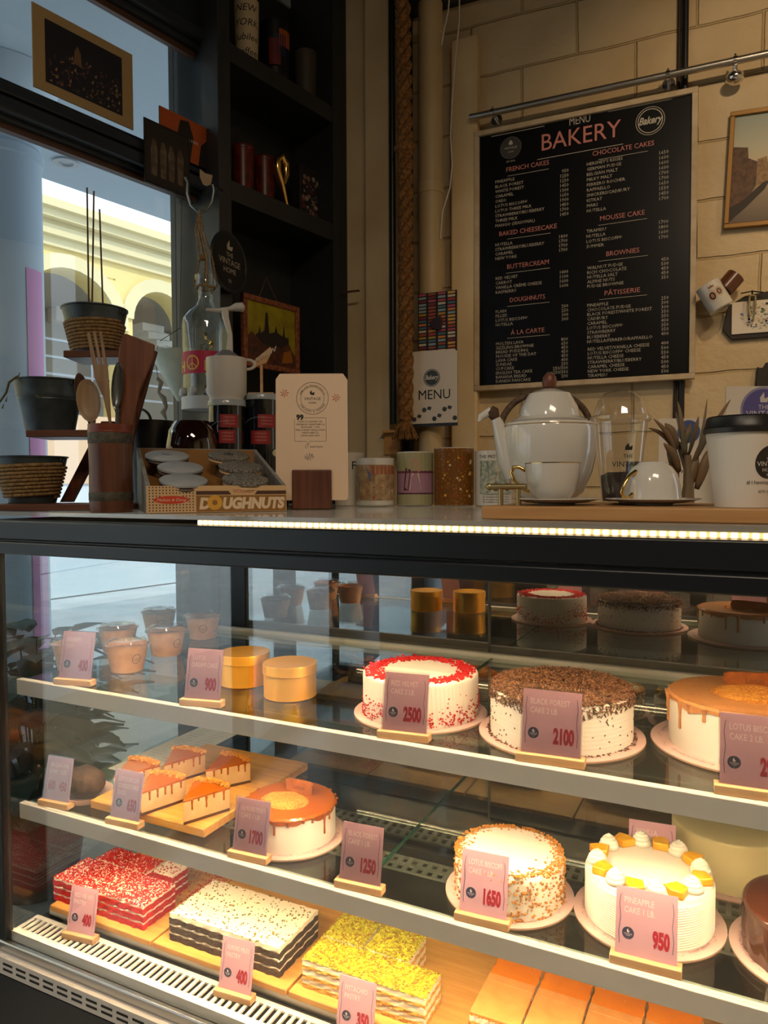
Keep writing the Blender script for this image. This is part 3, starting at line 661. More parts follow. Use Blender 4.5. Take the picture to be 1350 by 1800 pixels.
# lotus 1lb on the lower shelf
r = cake(511, 1466, ZS2, 0.112, 'small caramel-drip cake with biscuit and crumbs, lower shelf', 0.0); CR, H = 0.091, 0.066
MB().m(M_frost).lathe(prof_cake(CR, H), 96).build('frosting', r)
glaze(r, CR, H, M_caramel, 24, 0.005, 0.042, 9)
crumbpile(r, -0.005, -0.012, H+0.005, 0.047, 0.036, 0.010)
biscuit(r, 0.0, 0.034, H+0.006, 0.064, 0.0, 0.026)
# white cake with crumbed side
r = cake(895, 1569, ZS2, 0.110, 'white cake with toasted crumbs on its side, lower shelf', 2.0); CR, H = 0.093, 0.072
MB().m(M_frost).lathe(prof_cake(CR, H, 0.012), 96).build('frosting', r)
b = MB().m(M_crumb)
def fn():
    a = random.random()*2*PI
    if random.random() < 0.4: q = CR - abs(random.gauss(0, 0.010)); return (q*math.cos(a), q*math.sin(a), H+0.004), random.uniform(.4, 1.2)
    return ((CR+0.0003)*math.cos(a), (CR+0.0003)*math.sin(a), random.random()*H+0.003), random.uniform(.4, 1.3)
bits(b, 1500, fn, 0.0042, 0.6)
b = b.build('toasted_crumbs', r, smooth=None); b['kind'] = 'stuff'
# pineapple cake
r = cake(1139, 1612, ZS2, 0.118, 'white cake topped with cream rosettes and pineapple pieces', 4.4); CR, H = 0.099, 0.078
MB().m(M_frost).lathe([(0, .0036), (CR, .0036)] + [(CR + (0.0012 if k % 2 else -0.0006), 0.005+(H-0.010)*k/36) for k in range(37)] + [(CR-0.002, H+.001), (CR-0.008, H+0.0036), (0, H+0.0036)], 72).build('frosting', r)
M_pine = mat('pineapple', 'f0b428', 0.35, col2='e09a18', scale=50, coat=0.3)
for k in range(8):
    a = 2*PI*k/8 + 0.25; q = 0.080
    b = MB().m(M_frost)
    for j, (rr, zz) in enumerate(((0.0165, 0.0), (0.0145, 0.006), (0.011, 0.0115), (0.0065, 0.016))):
        b.tube([(rr*0.62*math.cos(t*2*PI/14), rr*0.62*math.sin(t*2*PI/14), zz+0.003+0.003*t/14) for t in range(14)], rr*0.42, 8, closed=True)
    b.ell((0, 0, 0.019), (0.005, 0.005, 0.006)); b.build('cream_rosette', r, smooth=60, loc=(q*math.cos(a), q*math.sin(a), H+0.003))
    a += 2*PI/16
    b = MB().m(M_pine).prism([(-0.017, -0.011), (0.0, -0.014), (0.017, -0.009), (0.011, 0.013), (-0.010, 0.014)], 0, 0.013, 'z')
    o_ = b.build('pineapple_chunk', r, bevel=0.002, loc=(q*math.cos(a), q*math.sin(a), H+0.0036), rz=a+0.4)
# plain vanilla cake
r = cake(1283, 1530, ZS2, 0.115, 'plain smooth cream-coloured cake behind the pineapple cake', 1.0); CR, H = 0.100, 0.088
MB().m(mat('vanilla_cream', 'dccf9e', 0.5, sss=0.1)).lathe(prof_cake(CR, H, 0.004), 96).build('frosting', r)
# chocolate cake
r = cake(1434, 1684, ZS2, 0.118, 'glossy chocolate cake cut off by the right edge, lower shelf', 2.9); CR, H = 0.100, 0.074
MB().m(mat('chocolate_ganache', '4a2415', 0.15, coat=0.6, bump=0.2, bscale=20)).lathe(prof_cake(CR, H, 0.008), 96, mod=lambda a, q, z: (q+0.001*math.sin(a*19+z*60)*(z < H*.9), z)).build('ganache', r)
# ---- brown loaf in a paper cup
p = hitZ(152, 1402, ZS2)
r = thing('chocolate_loaf', 'dark brown crusty loaf on a paper dish behind the 600 card', 'bread', (p.x, p.y, ZS2+0.001))
b = MB().m(M_plate).lathe([(0, 0), (0.045, 0), (0.058, 0.016), (0.057, 0.016), (0.044, 0.001), (0, 0.001)], 40, mod=lambda a, q, z: (q*(1+0.02*math.sin(a*20)*(z > .01)), z)).build('paper_dish', r)
b = MB().m(mat('loaf_crust', '4a3024', 0.8, col2='2c1a12', scale=50, contrast=0.5, bump=0.8, bscale=90))
b.ell((-0.005, 0, 0.036), (0.052, 0.038, 0.034), 32, 20)
for v in b.bm.verts: v.co *= 1 + 0.04*math.sin(v.co.x*170)*math.cos(v.co.y*150+v.co.z*120)
b.build('loaf', r, smooth=60)
# ---- cheesecake board with slices and the menu sheet
p0 = hitZ(349, 1470, ZS2+0.02)
r = thing('serving_board', 'pale wooden serving board carrying five cheesecake slices', 'serving board', (-1.12, 1.325, ZS2+0.001), 0)
MB().m(M_board).bb(-0.160, 0.158, -0.195, 0.195, 0, 0.018).build('board', r, bevel=0.002)
r = thing('printed_sheet', 'printed paper sheet lying flat left of the cheesecake board', 'paper', (-1.335, 1.50, ZS2+0.0008), 0.0)
b = MB().m(M_paper).bb(-0.085, 0.052, -0.19, 0.19, 0, 0.0004)
b.m(mat('print_faded', '8a8076', 0.7))
for i in range(16):
    for j in range(2): b.box((-0.05+j*0.06, 0.15-i*0.016, 0.0006), (0.045-0.01*((i*7+j) % 3), 0.0012, 0.0002))
b.build('sheet', r)
M_ch = mat('cheesecake', 'dcb98c', 0.6, col2='cfa877', scale=30, contrast=0.4, bump=0.3, bscale=50, sss=0.1); M_base = mat('cake_base', '4a2c18', 0.8)
def slice_(tip, ax, label, L=0.104, wd=0.92, H=0.052):
    p = hitZ(tip[0], tip[1], ZS2+0.019+H); q = hitZ(ax[0], ax[1], ZS2+0.019+H); d = (q-p); an = math.atan2(d.y, d.x)
    r = thing('cheesecake_slice', label, 'cake slice', (p.x, p.y, ZS2+0.0195), an, 'caramel cheesecake slices on the serving board')
    hw = wd/2; n = 10; arc = [(L*math.cos(hw*(2*k/n-1)), L*math.sin(hw*(2*k/n-1))) for k in range(n+1)]
    MB().m(M_base).prism([(0, 0)]+arc, 0, 0.006, 'z').build('biscuit_base', r)
    MB().m(M_ch).prism([(0, 0)]+arc, 0.006, H-0.006, 'z').build('cheesecake', r)
    b = MB().m(M_caramel); a2 = [(x*1.01, y*1.01) for x, y in arc]; b.prism([(-0.001, 0)]+a2, H-0.006, H-0.001, 'z')
    rnd = random.Random(int(tip[0]))
    for s in (-1, 1):
        for k in range(5):
            t = (k+0.6+rnd.random()*.5)/5.6; x, y = L*t*math.cos(s*hw), L*t*math.sin(s*hw); Ld = rnd.uniform(0.006, 0.026)
            b.tube([(x, y, H-0.004), (x, y, H-0.004-Ld*.5), (x, y, H-0.004-Ld*.9), (x, y, H-0.004-Ld)], [0.0032, 0.002, 0.0022, 0.0008], 7)
    for k in range(6):
        a = hw*(2*(k+.5)/6-1); Ld = rnd.uniform(0.006, 0.03); x, y = L*math.cos(a), L*math.sin(a)
        b.tube([(x, y, H-0.004), (x, y, H-0.004-Ld*.5), (x, y, H-0.004-Ld*.9), (x, y, H-0.004-Ld)], [0.0032, 0.002, 0.0022, 0.0008], 7)
    b.build('caramel_topping', r, bevel=0.0012)
    b = MB().m(M_crumb)
    for _ in range(260):
        a = hw*random.uniform(-1, 1); q_ = L-abs(random.gauss(0, 0.005)); s = random.uniform(0.003, 0.0065); b.box((q_*math.cos(a), q_*math.sin(a), H+0.0005+random.random()*0.003), (s, s, s*.8), Rz(a*50) @ Rx(a*70))
    o = b.build('crumb_rim', r, smooth=None); o['kind'] = 'stuff'
slice_((322, 1407), (370, 1378), 'cheesecake slice nearest the front right corner of the board')
slice_((248, 1392), (302, 1358), 'large cheesecake slice just right of the 650 card')
slice_((362, 1353), (408, 1333), 'cheesecake slice at the right, behind the front corner slice')
slice_((289, 1343), (340, 1314), 'cheesecake slice farthest back on the board')
slice_((200, 1364), (240, 1345), 'cheesecake slice farthest left, partly behind the 650 card')
# ---- bottom deck pastries
def pboard(x0, x1, y0, y1, label, mt=None):
    return tag(MB().m(mt or M_board).bb(x0, x1, y0, y1, 0, 0.012).build('pastry_board', loc=(0, 0, 0.4795), bevel=0.0015), label, 'serving board', 'wooden boards on the bottom deck')
pboard(-1.41, -1.105, 1.125, 1.46, 'wooden board under the red velvet pastry'); pboard(-1.10, -0.765, 1.125, 1.46, 'wooden board under the dark layered pastry')
pboard(-0.76, -0.425, 1.125, 1.46, 'wooden board under the yellow pistachio pastry'); pboard(-0.42, 0.10, 1.125, 1.46, 'wooden board under the orange biscuit pastries')
ZP = 0.492
def layered(name, label, x0, x1, y0, y1, layers, top, crumb, n, cs=0.003, rz=0.0, split=None):
    """one block of pastry: cake and cream layers with ragged faces"""
    r = thing(name, label, 'pastry', ((x0+x1)/2, (y0+y1)/2, ZP), rz); w, d = (x1-x0)/2, (y1-y0)/2; z = 0
    for i, (mt, h, nm) in enumerate(layers):
        ins = 0.0 if nm == 'sponge' else 0.0012
        b = MB().m(mt); nx, ny = 30, 14; ring = []
        for k in range(nx): ring.append((-w+2*w*k/nx, -d, 0, -1))
        for k in range(ny): ring.append((w, -d+2*d*k/ny, 1, 0))
        for k in range(nx): ring.append((w-2*w*k/nx, d, 0, 1))
        for k in range(ny): ring.append((-w, d-2*d*k/ny, -1, 0))
        def wob(k, zz): return 0.0012*math.sin(k*1.7+zz*900)+0.0008*math.sin(k*3.1+i*2) - ins
        lv = [[b.v((x+nx_*wob(k, zz), y+ny_*wob(k, zz), z+h*zz + (0.0008*math.sin(k*1.1+i) if 0 < i and zz == 0 else 0))) for k, (x, y, nx_, ny_) in enumerate(ring)] for zz in (0, 0.5, 1)]
        for A, B in zip(lv, lv[1:]):
            for k in range(len(A)): b.f([A[k], A[(k+1) % len(A)], B[(k+1) % len(A)], B[k]])
        b.f(lv[0][::-1]); b.f(lv[-1]); b.build(nm, r, smooth=30); z += h
    b = MB().m(crumb)
    for _ in range(n):
        s = random.uniform(.4, 1.4)*cs; b.box((random.uniform(-w, w), random.uniform(-d, d), z+0.0006), (s, s*random.uniform(.4, 1), s*.5), Rz(random.random()*6) @ Rx(random.uniform(-.6, .6)))
    o = b.build('topping_crumbs', r, smooth=None); o['kind'] = 'stuff'
    if split:
        b = MB().m(top)
        for sx in split: b.bb(sx-0.0012, sx+0.0012, -d, d, z, z+0.0012)
        b.build('cut_line', r)
    return r
M_rsp = mat('red_sponge', 'cc1c1a', 0.85, col2='a61010', scale=120, contrast=0.5, bump=0.7, bscale=220)
M_dsp = mat('dark_sponge', '2c2019', 0.9, col2='46362b', scale=150, contrast=0.5, bump=0.8, bscale=220)
M_ysp = mat('yellow_sponge', 'dba850', 0.9, col2='c08a38', scale=120, contrast=0.5, bump=0.7, bscale=220)
M_cr = mat('cream_layer', 'f2e4cc', 0.6, bump=0.3, bscale=100, sss=0.1)
M_redc = bpy.data.materials['red_crumb']
rl_ = [(M_rsp, .012, 'sponge'), (M_cr, .005, 'cream'), (M_rsp, .012, 'sponge'), (M_cr, .005, 'cream'), (M_rsp, .012, 'sponge'), (M_cr, .006, 'cream')]
layered('layered_pastry', 'red and cream layered pastry block, front left of the bottom deck', -1.422, -1.145, 1.145, 1.245, rl_, M_cr, M_redc, 2600)
layered('layered_pastry', 'narrow red and cream pastry behind the front red block', -1.40, -1.24, 1.25, 1.31, rl_, M_cr, M_redc, 1500)
layered('layered_pastry', 'small cut slice of red pastry lying right behind the red blocks', -1.235, -1.175, 1.27, 1.32, rl_, M_cr, M_redc, 60)
b = MB().m(M_redc)
for _ in range(500): b.box((random.uniform(-1.15, -1.108) if random.random() < .4 else random.uniform(-1.40, -1.11), random.uniform(1.26, 1.42), 0.4925), (0.003, 0.0025, 0.001), Rz(random.random()*6))
b = tag(b.build('red_crumb_scatter', smooth=None), 'scatter of loose red crumbs on the board behind the red pastry', 'crumbs'); b['kind'] = 'stuff'
dl_ = [(M_dsp, .013, 'sponge'), (M_cr, .005, 'cream'), (M_dsp, .013, 'sponge'), (M_cr, .005, 'cream'), (M_dsp, .012, 'sponge'), (M_cr, .010, 'cream')]
layered('layered_pastry', 'dark and cream layered pastry with a white nut-flecked top', -1.073, -0.795, 1.147, 1.292, dl_, M_cr, mat('nut_flecks', 'a08a3c', 0.8, col2='6e6030', scale=200), 380, 0.003)
yl_ = [(M_ysp, .008, 'sponge'), (M_cr, .010, 'cream'), (M_ysp, .007, 'sponge'), (M_cr, .012, 'cream'), (M_ysp, .006, 'sponge'), (M_cr, .011, 'cream'), (mat('pistachio_dust', 'd2c83c', 0.8, col2='b8b022', scale=120, contrast=0.5), .0012, 'pistachio_dust')]
M_pist = mat('pistachio_bits', 'b4b418', 0.8, col2='8c5c1c', scale=150, contrast=0.5)
layered('layered_pastry', 'front yellow pistachio-topped pastry block', -0.743, -0.488, 1.147, 1.222, yl_, M_cr, M_pist, 1700, 0.0032)
layered('layered_pastry', 'back left yellow pistachio-topped pastry piece', -0.743, -0.655, 1.227, 1.31, yl_, M_cr, M_pist, 650, 0.0032)
layered('layered_pastry', 'back right yellow pistachio-topped pastry piece', -0.650, -0.555, 1.227, 1.31, yl_, M_cr, M_pist, 650, 0.0032)
M_or = mat('caramel_orange_top', 'ee860c', 0.25, coat=0.3, col2='e87c08', scale=20)
M_orp = mat('caramel_band_pale', 'dc9650', 0.5, col2='cf8844', scale=40, bump=0.3, bscale=60)
ol_ = [(M_ysp, .012, 'sponge'), (M_cr, .008, 'cream'), (M_ysp, .010, 'sponge'), (M_cr, .010, 'cream'), (M_or, .003, 'glaze')]
for k in range(4):
    x0_ = -0.413+k*0.092
    rr = layered('biscuit_pastry', ['leftmost orange caramel-topped pastry', 'second orange caramel-topped pastry from the left', 'third orange caramel-topped pastry from the left', 'rightmost orange caramel-topped pastry'][k] + ', bottom deck', x0_, x0_+0.089, 1.165, 1.335, ol_, M_cr, M_crumb, 12, 0.002)
    MB().m(M_orp).bb(-0.044, 0.044, -0.084, 0.008, 0.0432, 0.046).bb(-0.044, 0.044, 0.010, 0.030, 0.0432, 0.0448).build('biscuit_topping', rr, bevel=0.001)
# ============================================================ THINGS ON THE COUNTER TOP
def ct(px, d):
    s = (px-675)/FPX; c, n = math.cos(YAW), math.sin(YAW)
    return (d*(-n + s*c), d*(c + s*n), ZT+0.001)
def zat(px, py, d): return at(px, py, d).z
FACE = YAW          # rotation that turns a thing's front to the camera axis
# ---- plant ladder with galvanised pots
def rope_wrap(r, R0, R1, z0, z1, n, nm='rope_wrap', mt=None):
    b = MB().m(mt or M_rope); pts = []; N_ = 26
    for k in range(int(n*N_)+1):
        t = k/(n*N_); a = 2*PI*k/N_; R = R0+(R1-R0)*t; pts.append(((R+0.002)*math.cos(a), (R+0.002)*math.sin(a), z0+(z1-z0)*t+0.002*math.sin(a+1)))
    b.tube(pts, (z1-z0)/n*0.52, 7); return b.build(nm, r, smooth=60)
def bucket(px, d, z, R0, R1, H, label, rope=None, rz=0, hooks=True):
    x, y, _ = ct(px, d); r = thing('metal_pot', label, 'pot', (x, y, z), rz)
    MB().m(M_zinc).lathe([(0, 0), (R0, 0), (R0+(R1-R0)*.6, H*.6), (R0+(R1-R0)*.62+.0012, H*.62), (R0+(R1-R0)*.64, H*.64), (R0+(R1-R0)*.72+.0012, H*.7), (R0+(R1-R0)*.75, H*.74), (R1-0.001, H-0.003), (R1+0.002, H-0.002), (R1+0.002, H+0.001), (R1-0.001, H), (R1-0.003, H-0.004), (R0-0.002, 0.003), (0, 0.003)], 48).build('pot', r)
    if hooks:
        b = MB().m(M_zinc)
        b.tube([(R1, 0.006*math.cos(t), H-0.008+0.006*math.sin(t)) for t in [k*PI/6 for k in range(12)]], 0.0012, 6, closed=True); b.build('ring_handle', r)
    MB().m(mat('potting_soil', '2b211a', 0.95)).cyl((0, 0, H*0.8), R0+(R1-R0)*.78, 0.001, 30).build('soil', r)
    if rope: rope_wrap(r, R0+(R1-R0)*rope[0], R0+(R1-R0)*rope[1], H*rope[0], H*rope[1], rope[2])
    return r
bx = ct(20, 1.62)
lad = thing('plant_ladder', 'three-step brown wooden plant ladder at the left end of the counter', 'plant stand', (bx[0], bx[1], ZT+0.001), FACE)
S = 1.62/FPX
def LX(px): return (px-20)*S
def LZ(py, d=1.62): return zat(20, py, d) - ZT - 0.001
zb = 0.014; z2 = LZ(758, 1.70); z3 = LZ(622, 1.72)
M_lw = mat('ladder_wood', '6f452c', 0.45, col2='55301e', scale=5, contrast=0.4, stretch=(1, 12, 12))
MB().m(M_lw).bb(-0.055, LX(228), -0.03, 0.13, 0, zb).build('shelf', lad, bevel=0.002)
MB().m(M_lw).bb(LX(28), LX(168), 0.05, 0.17, z2-0.016, z2).build('shelf', lad, bevel=0.002)
MB().m(M_lw).bb(LX(92), LX(232), 0.07, 0.18, z3-0.016, z3).build('shelf', lad, bevel=0.002)
for (xa_, xb_, xc_, xd_, yy, zt_) in ((44, 68, 172, 150, 0.172, z2+0.03), (116, 146, 232, 206, 0.190, z3+0.02)):
    MB().m(M_dwood).prism([(LX(xa_), zb), (LX(xb_), zb), (LX(xc_), zt_), (LX(xd_), zt_)] if zt_ > z2+.05 else [(LX(xa_), zb), (LX(xb_), zb), (LX(152), zt_), (LX(128), zt_)], yy, yy+0.016).build('side_rail', lad, bevel=0.001)
MB().m(M_dwood).prism([(LX(160), 0.014), (LX(180), 0.014), (LX(208), z3-0.016), (LX(182), z3-0.016)], 0.160, 0.170).build('rear_leg', lad, bevel=0.001)
bucket(57, 1.72, ZT+0.001+zb+0.0005, 0.052, 0.079, zat(57, 803, 1.72)-ZT-0.016, 'rope-wrapped metal pot on the lowest step of the plant ladder', (0.12, 0.82, 9), 0.3)
bucket(91, 1.80, ZT+0.001+z2+0.0005, 0.056, 0.080, zat(91, 672, 1.80)-(ZT+z2+0.001), 'plain dark metal pot on the middle step of the plant ladder', None, 0)
tb = bucket(173, 1.83, ZT+0.001+z3+0.0005, 0.048, 0.077, zat(173, 548, 1.83)-(ZT+z3+0.001), 'rope-wrapped metal pot on the top step of the plant ladder', (0.15, 0.72, 9), 0.2)
sp = ct(150, 1.83)
for i, (p0_, p1_) in enumerate((((157, 545), (153, 330)), ((161, 545), (165, 336)), ((183, 545), (175, 368)))):
    a_ = at(p0_[0], 600, 1.83); b_ = at(p1_[0], p1_[1], 1.83)
    tag(MB().m(mat('incense_brown', '5e4030', 0.8)).tube([(0, 0, 0), b_-a_], 0.0021, 6).build('incense_stick', loc=a_), ['leftmost of three thin sticks in the top pot', 'middle of three thin sticks in the top pot', 'shortest of three thin sticks in the top pot'][i], 'stick', 'thin sticks in the top pot')
# twig hanging out of the middle pot on the left
pts = [at(x, y, 1.72) for x, y in ((70, 700), (40, 672), (30, 662), (16, 672), (11, 690), (0, 706), (-14, 720))]
b = MB().m(mat('vine_stem', '55552e', 0.8)).tube(pts, [0.003, 0.003, 0.003, 0.0028, 0.0026, 0.0022, 0.001], 6)
for (x, y) in ((32, 657), (10, 700), (4, 712)): b.tube([at(x, y+6, 1.72), at(x+3, y-3, 1.72)], [0.002, 0.0005], 5)
tag(b.build('vine_twig'), 'bare green-brown vine twig curling out of the middle metal pot', 'twig')
# ---- utensil holder
x, y, z = ct(196, 1.50); hR = 0.043; hH = zat(196, 748, 1.50)-ZT
M_hold = mat('holder_wood', '6a3f28', 0.4, col2='4f2c1a', scale=5, contrast=0.4, stretch=(14, 14, 1))
r = thing('utensil_holder', 'tall turned wooden utensil holder with dark carved bands', 'utensil holder', (x, y, z), 0)
b = MB().m(M_hold).lathe([(0, 0), (hR*.95, 0), (hR*.97, .006), (hR, .010), (hR, hH*.13)], 48)
b.m(mat('carved_band', '2e2a22', 0.6, bump=0.8, bscale=150, col2='4a4434', scale=80)).lathe([(hR, hH*.13), (hR*1.015, hH*.14), (hR*1.015, hH*.22), (hR, hH*.23)], 48)
b.m(M_hold).lathe([(hR, hH*.23), (hR*.98, hH*.5), (hR, hH*.78)], 48); b.m(MATS['carved_band']).lathe([(hR, hH*.78), (hR*1.015, hH*.79), (hR*1.015, hH*.89), (hR, hH*.90)], 48)
b.m(mat('rim_red_wood', '6a2c18', 0.4)).lathe([(hR, hH*.9), (hR*1.02, hH*.91), (hR, hH*.935), (hR*1.02, hH*.95), (hR, hH*.975), (hR*1.01, hH), (hR*.85, hH), (hR*.85, hH*.1), (0, hH*.1)], 48)
b.build('holder_body', r)
D1 = 1.50
def outline(pts, d): # pixel outline -> local offsets around px 196, at true size
    return [((px-196)*d/FPX, zat(196, py, d)-ZT-0.001) for px, py in pts]
def utensil(nm, label, cat, pts, yoff, th, mt, holes=None, lean=0):
    r_ = MB().m(mt).prism(outline(pts, D1), -th/2, th/2)
    o = r_.build(nm, None, loc=(x - math.sin(FACE)*yoff, y + math.cos(FACE)*yoff, z), rz=FACE, bevel=min(th*.3, 0.002)); return tag(o, label, cat)
M_ut = mat('utensil_wood', '8f7557', 0.5, col2='796047', scale=6, contrast=0.4, stretch=(12, 12, 1))
def sm(pts, n=2):
    for _ in range(n):
        q = []
        for a_, b_ in zip(pts, pts[1:]+pts[:1]): q += [(a_[0]*.75+b_[0]*.25, a_[1]*.75+b_[1]*.25), (a_[0]*.25+b_[0]*.75, a_[1]*.25+b_[1]*.75)]
        pts = q
    return pts
utensil('wooden_paddle', 'large brown wooden paddle board, rightmost in the holder', 'serving paddle', [(200, 830), (206, 735), (203, 680), (210, 610), (217, 588), (222, 586), (271, 605), (269, 632), (256, 660), (243, 690), (228, 760), (222, 830)], 0.018, 0.010, mat('paddle_wood', '70432a', 0.45, col2='55301c', scale=6, contrast=0.4, stretch=(12, 12, 1)))
utensil('wooden_fork', 'pale wooden fork with three tines, tallest in the holder', 'fork', [(196, 850), (198, 745), (189, 700), (175, 668), (163, 590), (168, 588), (179, 644), (183, 644), (173, 588), (178, 587), (188, 644), (191, 644), (184, 588), (189, 588), (198, 655), (200, 690), (202, 745), (206, 850)], -0.012, 0.005, M_ut)
def spoon(label, cx_, cy_, w, h, mt, tilt, base, yoff):
    rr = thing('serving_spoon', label, 'spoon', (x - math.sin(FACE)*yoff, y + math.cos(FACE)*yoff, z), FACE)
    S1 = D1/FPX; c0 = Vector(((cx_-196)*S1, 0, zat(196, cy_, D1)-ZT-0.001))
    b = MB().m(mt); n = 12
    for sgn in (1,):
        prof = [(0, 0.0), (0.4, 0.05), (0.75, 0.3), (0.95, 0.75), (1.0, 1.0), (0.93, 1.0), (0.86, 0.72), (0.6, 0.38), (0, 0.22)]
        b.M = Matrix.Translation(c0) @ Ry(tilt).to_4x4() @ Matrix.Diagonal((w/2*S1, 0.012, h/2*S1, 1)) @ Rx(PI/2).to_4x4() @ Matrix.Translation((0, 0, -0.5))
        b.lathe(prof, 32)
    b.build('bowl', rr, smooth=60)
    e = Vector(((base[0]-196)*S1, 0, zat(196, base[1], D1)-ZT-0.001)); dn = (e-c0).normalized()
    MB().m(mt).tube([c0+dn*h/2*S1*0.93, c0+dn*h/2*S1*1.1, e], [0.007, 0.0045, 0.0045], 8).build('handle', rr)
spoon('pale wooden spoon with a wide oval bowl, front of the holder', 168, 707, 42, 74, M_ut, -0.12, (185, 840), -0.020)
spoon('dark spoon half hidden behind the wooden spoon', 153, 695, 26, 76, mat('dark_spoon', '4a2f1f', 0.5), -0.2, (180, 840), -0.003)
spoon('grey metal spoon between the fork and the paddle', 210, 680, 20, 84, mat('spoon_metal', '6a6f70', 0.3, 0.7), 0.08, (203, 840), 0.004)
# ---- black lidded pot, brown glass bowl, hidden dark things
r = thing('black_pot', 'black pot with a curved wire handle behind the utensil holder', 'pot', ct(268, 2.02))
bh = zat(268, 742, 2.02)-ZT
MB().m(mat('black_enamel', '0c0c0d', 0.3)).lathe([(0, 0), (0.066, 0), (0.072, bh*.5), (0.070, bh), (0.067, bh), (0.068, 0.01), (0, 0.01)], 40).build('pot_body', r)
MB().m(mat('handle_rubber', '2b2426', 0.4)).tube([(math.cos(t)*0.045-0.018, -0.03, bh+math.sin(t)*0.034-0.002) for t in [PI*k/14 for k in range(15)]], 0.004, 8).build('handle', r)
r = thing('brown_glass_bowl', 'glossy dark brown glass bowl with a lid behind the doughnut box', 'bowl', ct(340, 1.91))
bh = zat(340, 742, 1.91)-ZT
M_bg = mat('brown_glass', '1c0906', 0.06, coat=1.0)
MB().m(M_bg).lathe([(0, 0.0), (0.05, 0.0), (0.066, 0.02), (0.070, 0.05), (0.066, bh*.52), (0.058, bh*.55)], 48).build('bowl', r)
MB().m(M_bg).lathe([(0.060, bh*.55), (0.068, bh*.56), (0.070, bh*.7), (0.064, bh*.88), (0.045, bh), (0, bh)], 48).build('lid', r)
# ---- two black tins with red labels
M_tinb = mat('tin_black', '0d1016', 0.15, coat=0.6); M_lab = mat('label_red', '8c1a1c', 0.5); M_labt = mat('label_text', 'c98a7a', 0.6); M_lidw = mat('tin_lid_clear', '9aa1a6', 0.2)
def btin(px, d, top, R, label, labs):
    r = thing('coffee_canister', label, 'canister', ct(px, d), FACE-0.0, 'black canisters with red labels'); h = zat(px, top, d)-ZT
    MB().m(M_tinb).lathe([(0, 0), (R, 0), (R, h-0.008), (0, h-0.008)], 44).build('canister_body', r)
    MB().m(M_lidw).lathe([(R-0.001, h-0.016), (R+0.0025, h-0.016), (R+0.0025, h-0.004), (R, h), (0, h)], 44).build('lid', r)
    for (lx_, lz, lw, lh) in labs:
        b = MB().m(M_lab); n = 8; rr = R+0.0006
        for k in range(n):
            t0 = (lx_-lw/2+lw*k/n)/rr; t1 = (lx_-lw/2+lw*(k+1)/n)/rr
            b.f([b.v((rr*math.sin(t0), -rr*math.cos(t0), lz)), b.v((rr*math.sin(t1), -rr*math.cos(t1), lz)), b.v((rr*math.sin(t1), -rr*math.cos(t1), lz+lh)), b.v((rr*math.sin(t0), -rr*math.cos(t0), lz+lh))])
        b.m(M_labt)
        for j in range(3): b.text('COFFEE BLEND', lx_/(rr+0.0004), lz+lh*(.72-.25*j), lh*.17, wrap=rr+0.0004, al='c', sx=0.8)
        b.build('red_label', r, smooth=None)
    rr = R+0.0008
    MB().m(mat('swirl_white', '8d9296', 0.4)).tube([(rr*math.sin(t), -rr*math.cos(t), h*0.72+0.02*math.cos(t*1.4)) for t in [-1.3+0.16*k for k in range(11)]], 0.0007, 5).build('swirl_line', r)
    return r, h
t1r, t1h = btin(401, 1.95, 706, 0.0475, 'black canister with red labels carrying the white grinder', [(0.016, 0.205, 0.050, 0.034), (0.010, 0.164, 0.044, 0.034)])
t2r, t2h = btin(462, 2.00, 696, 0.0485, 'black canister with red labels carrying the small sculpture', [(0.022, 0.208, 0.050, 0.035), (0.004, 0.164, 0.054, 0.036)])
# ---- white hand grinder on the first canister
x, y, z = ct(401, 1.95); zb_ = ZT+0.001+t1h+0.0005
r = thing('hand_grinder', 'white hand grinder with a crank handle standing on a black canister', 'grinder', (x, y, zb_), FACE); r.scale = (1.13, 1.13, 1)
M_wp = mat('white_plastic', 'c7c2ba', 0.35); S = 1.72/FPX
def gz(py): return zat(401, py, 1.95)-zb_
g0 = gz(632)
MB().m(M_wp).lathe([(0, 0), (0.040, 0), (0.041, 0.010), (0.046, 0.018), (0.047, g0), (0.043, g0), (0.042, 0.02), (0, 0.02)], 44).build('grinder_body', r)
MB().m(mat('grey_plastic', '6f7276', 0.4)).lathe([(0.042, g0-0.004), (0.012, gz(618)), (0, gz(618))], 36).build('hopper_cone', r)
MB().m(M_wp).tube([(0.008, 0, gz(620)), (0.010, 0, gz(590)), (-0.001, 0, gz(560)), (-0.002, 0, gz(545))], [0.008, 0.005, 0.008, 0.009], 12).build('crank_arm', r, smooth=60)
b = MB().m(M_wp).tube([(-0.046, 0.0, gz(547)), (-0.02, 0, gz(549)), (0.01, 0, gz(546)), (0.025, 0, gz(543)), (0.040, 0, gz(543)), (0.044, 0, gz(543))], [0.004, 0.006, 0.006, 0.011, 0.012, 0.005], 12).build('crank_grip', r, smooth=60)
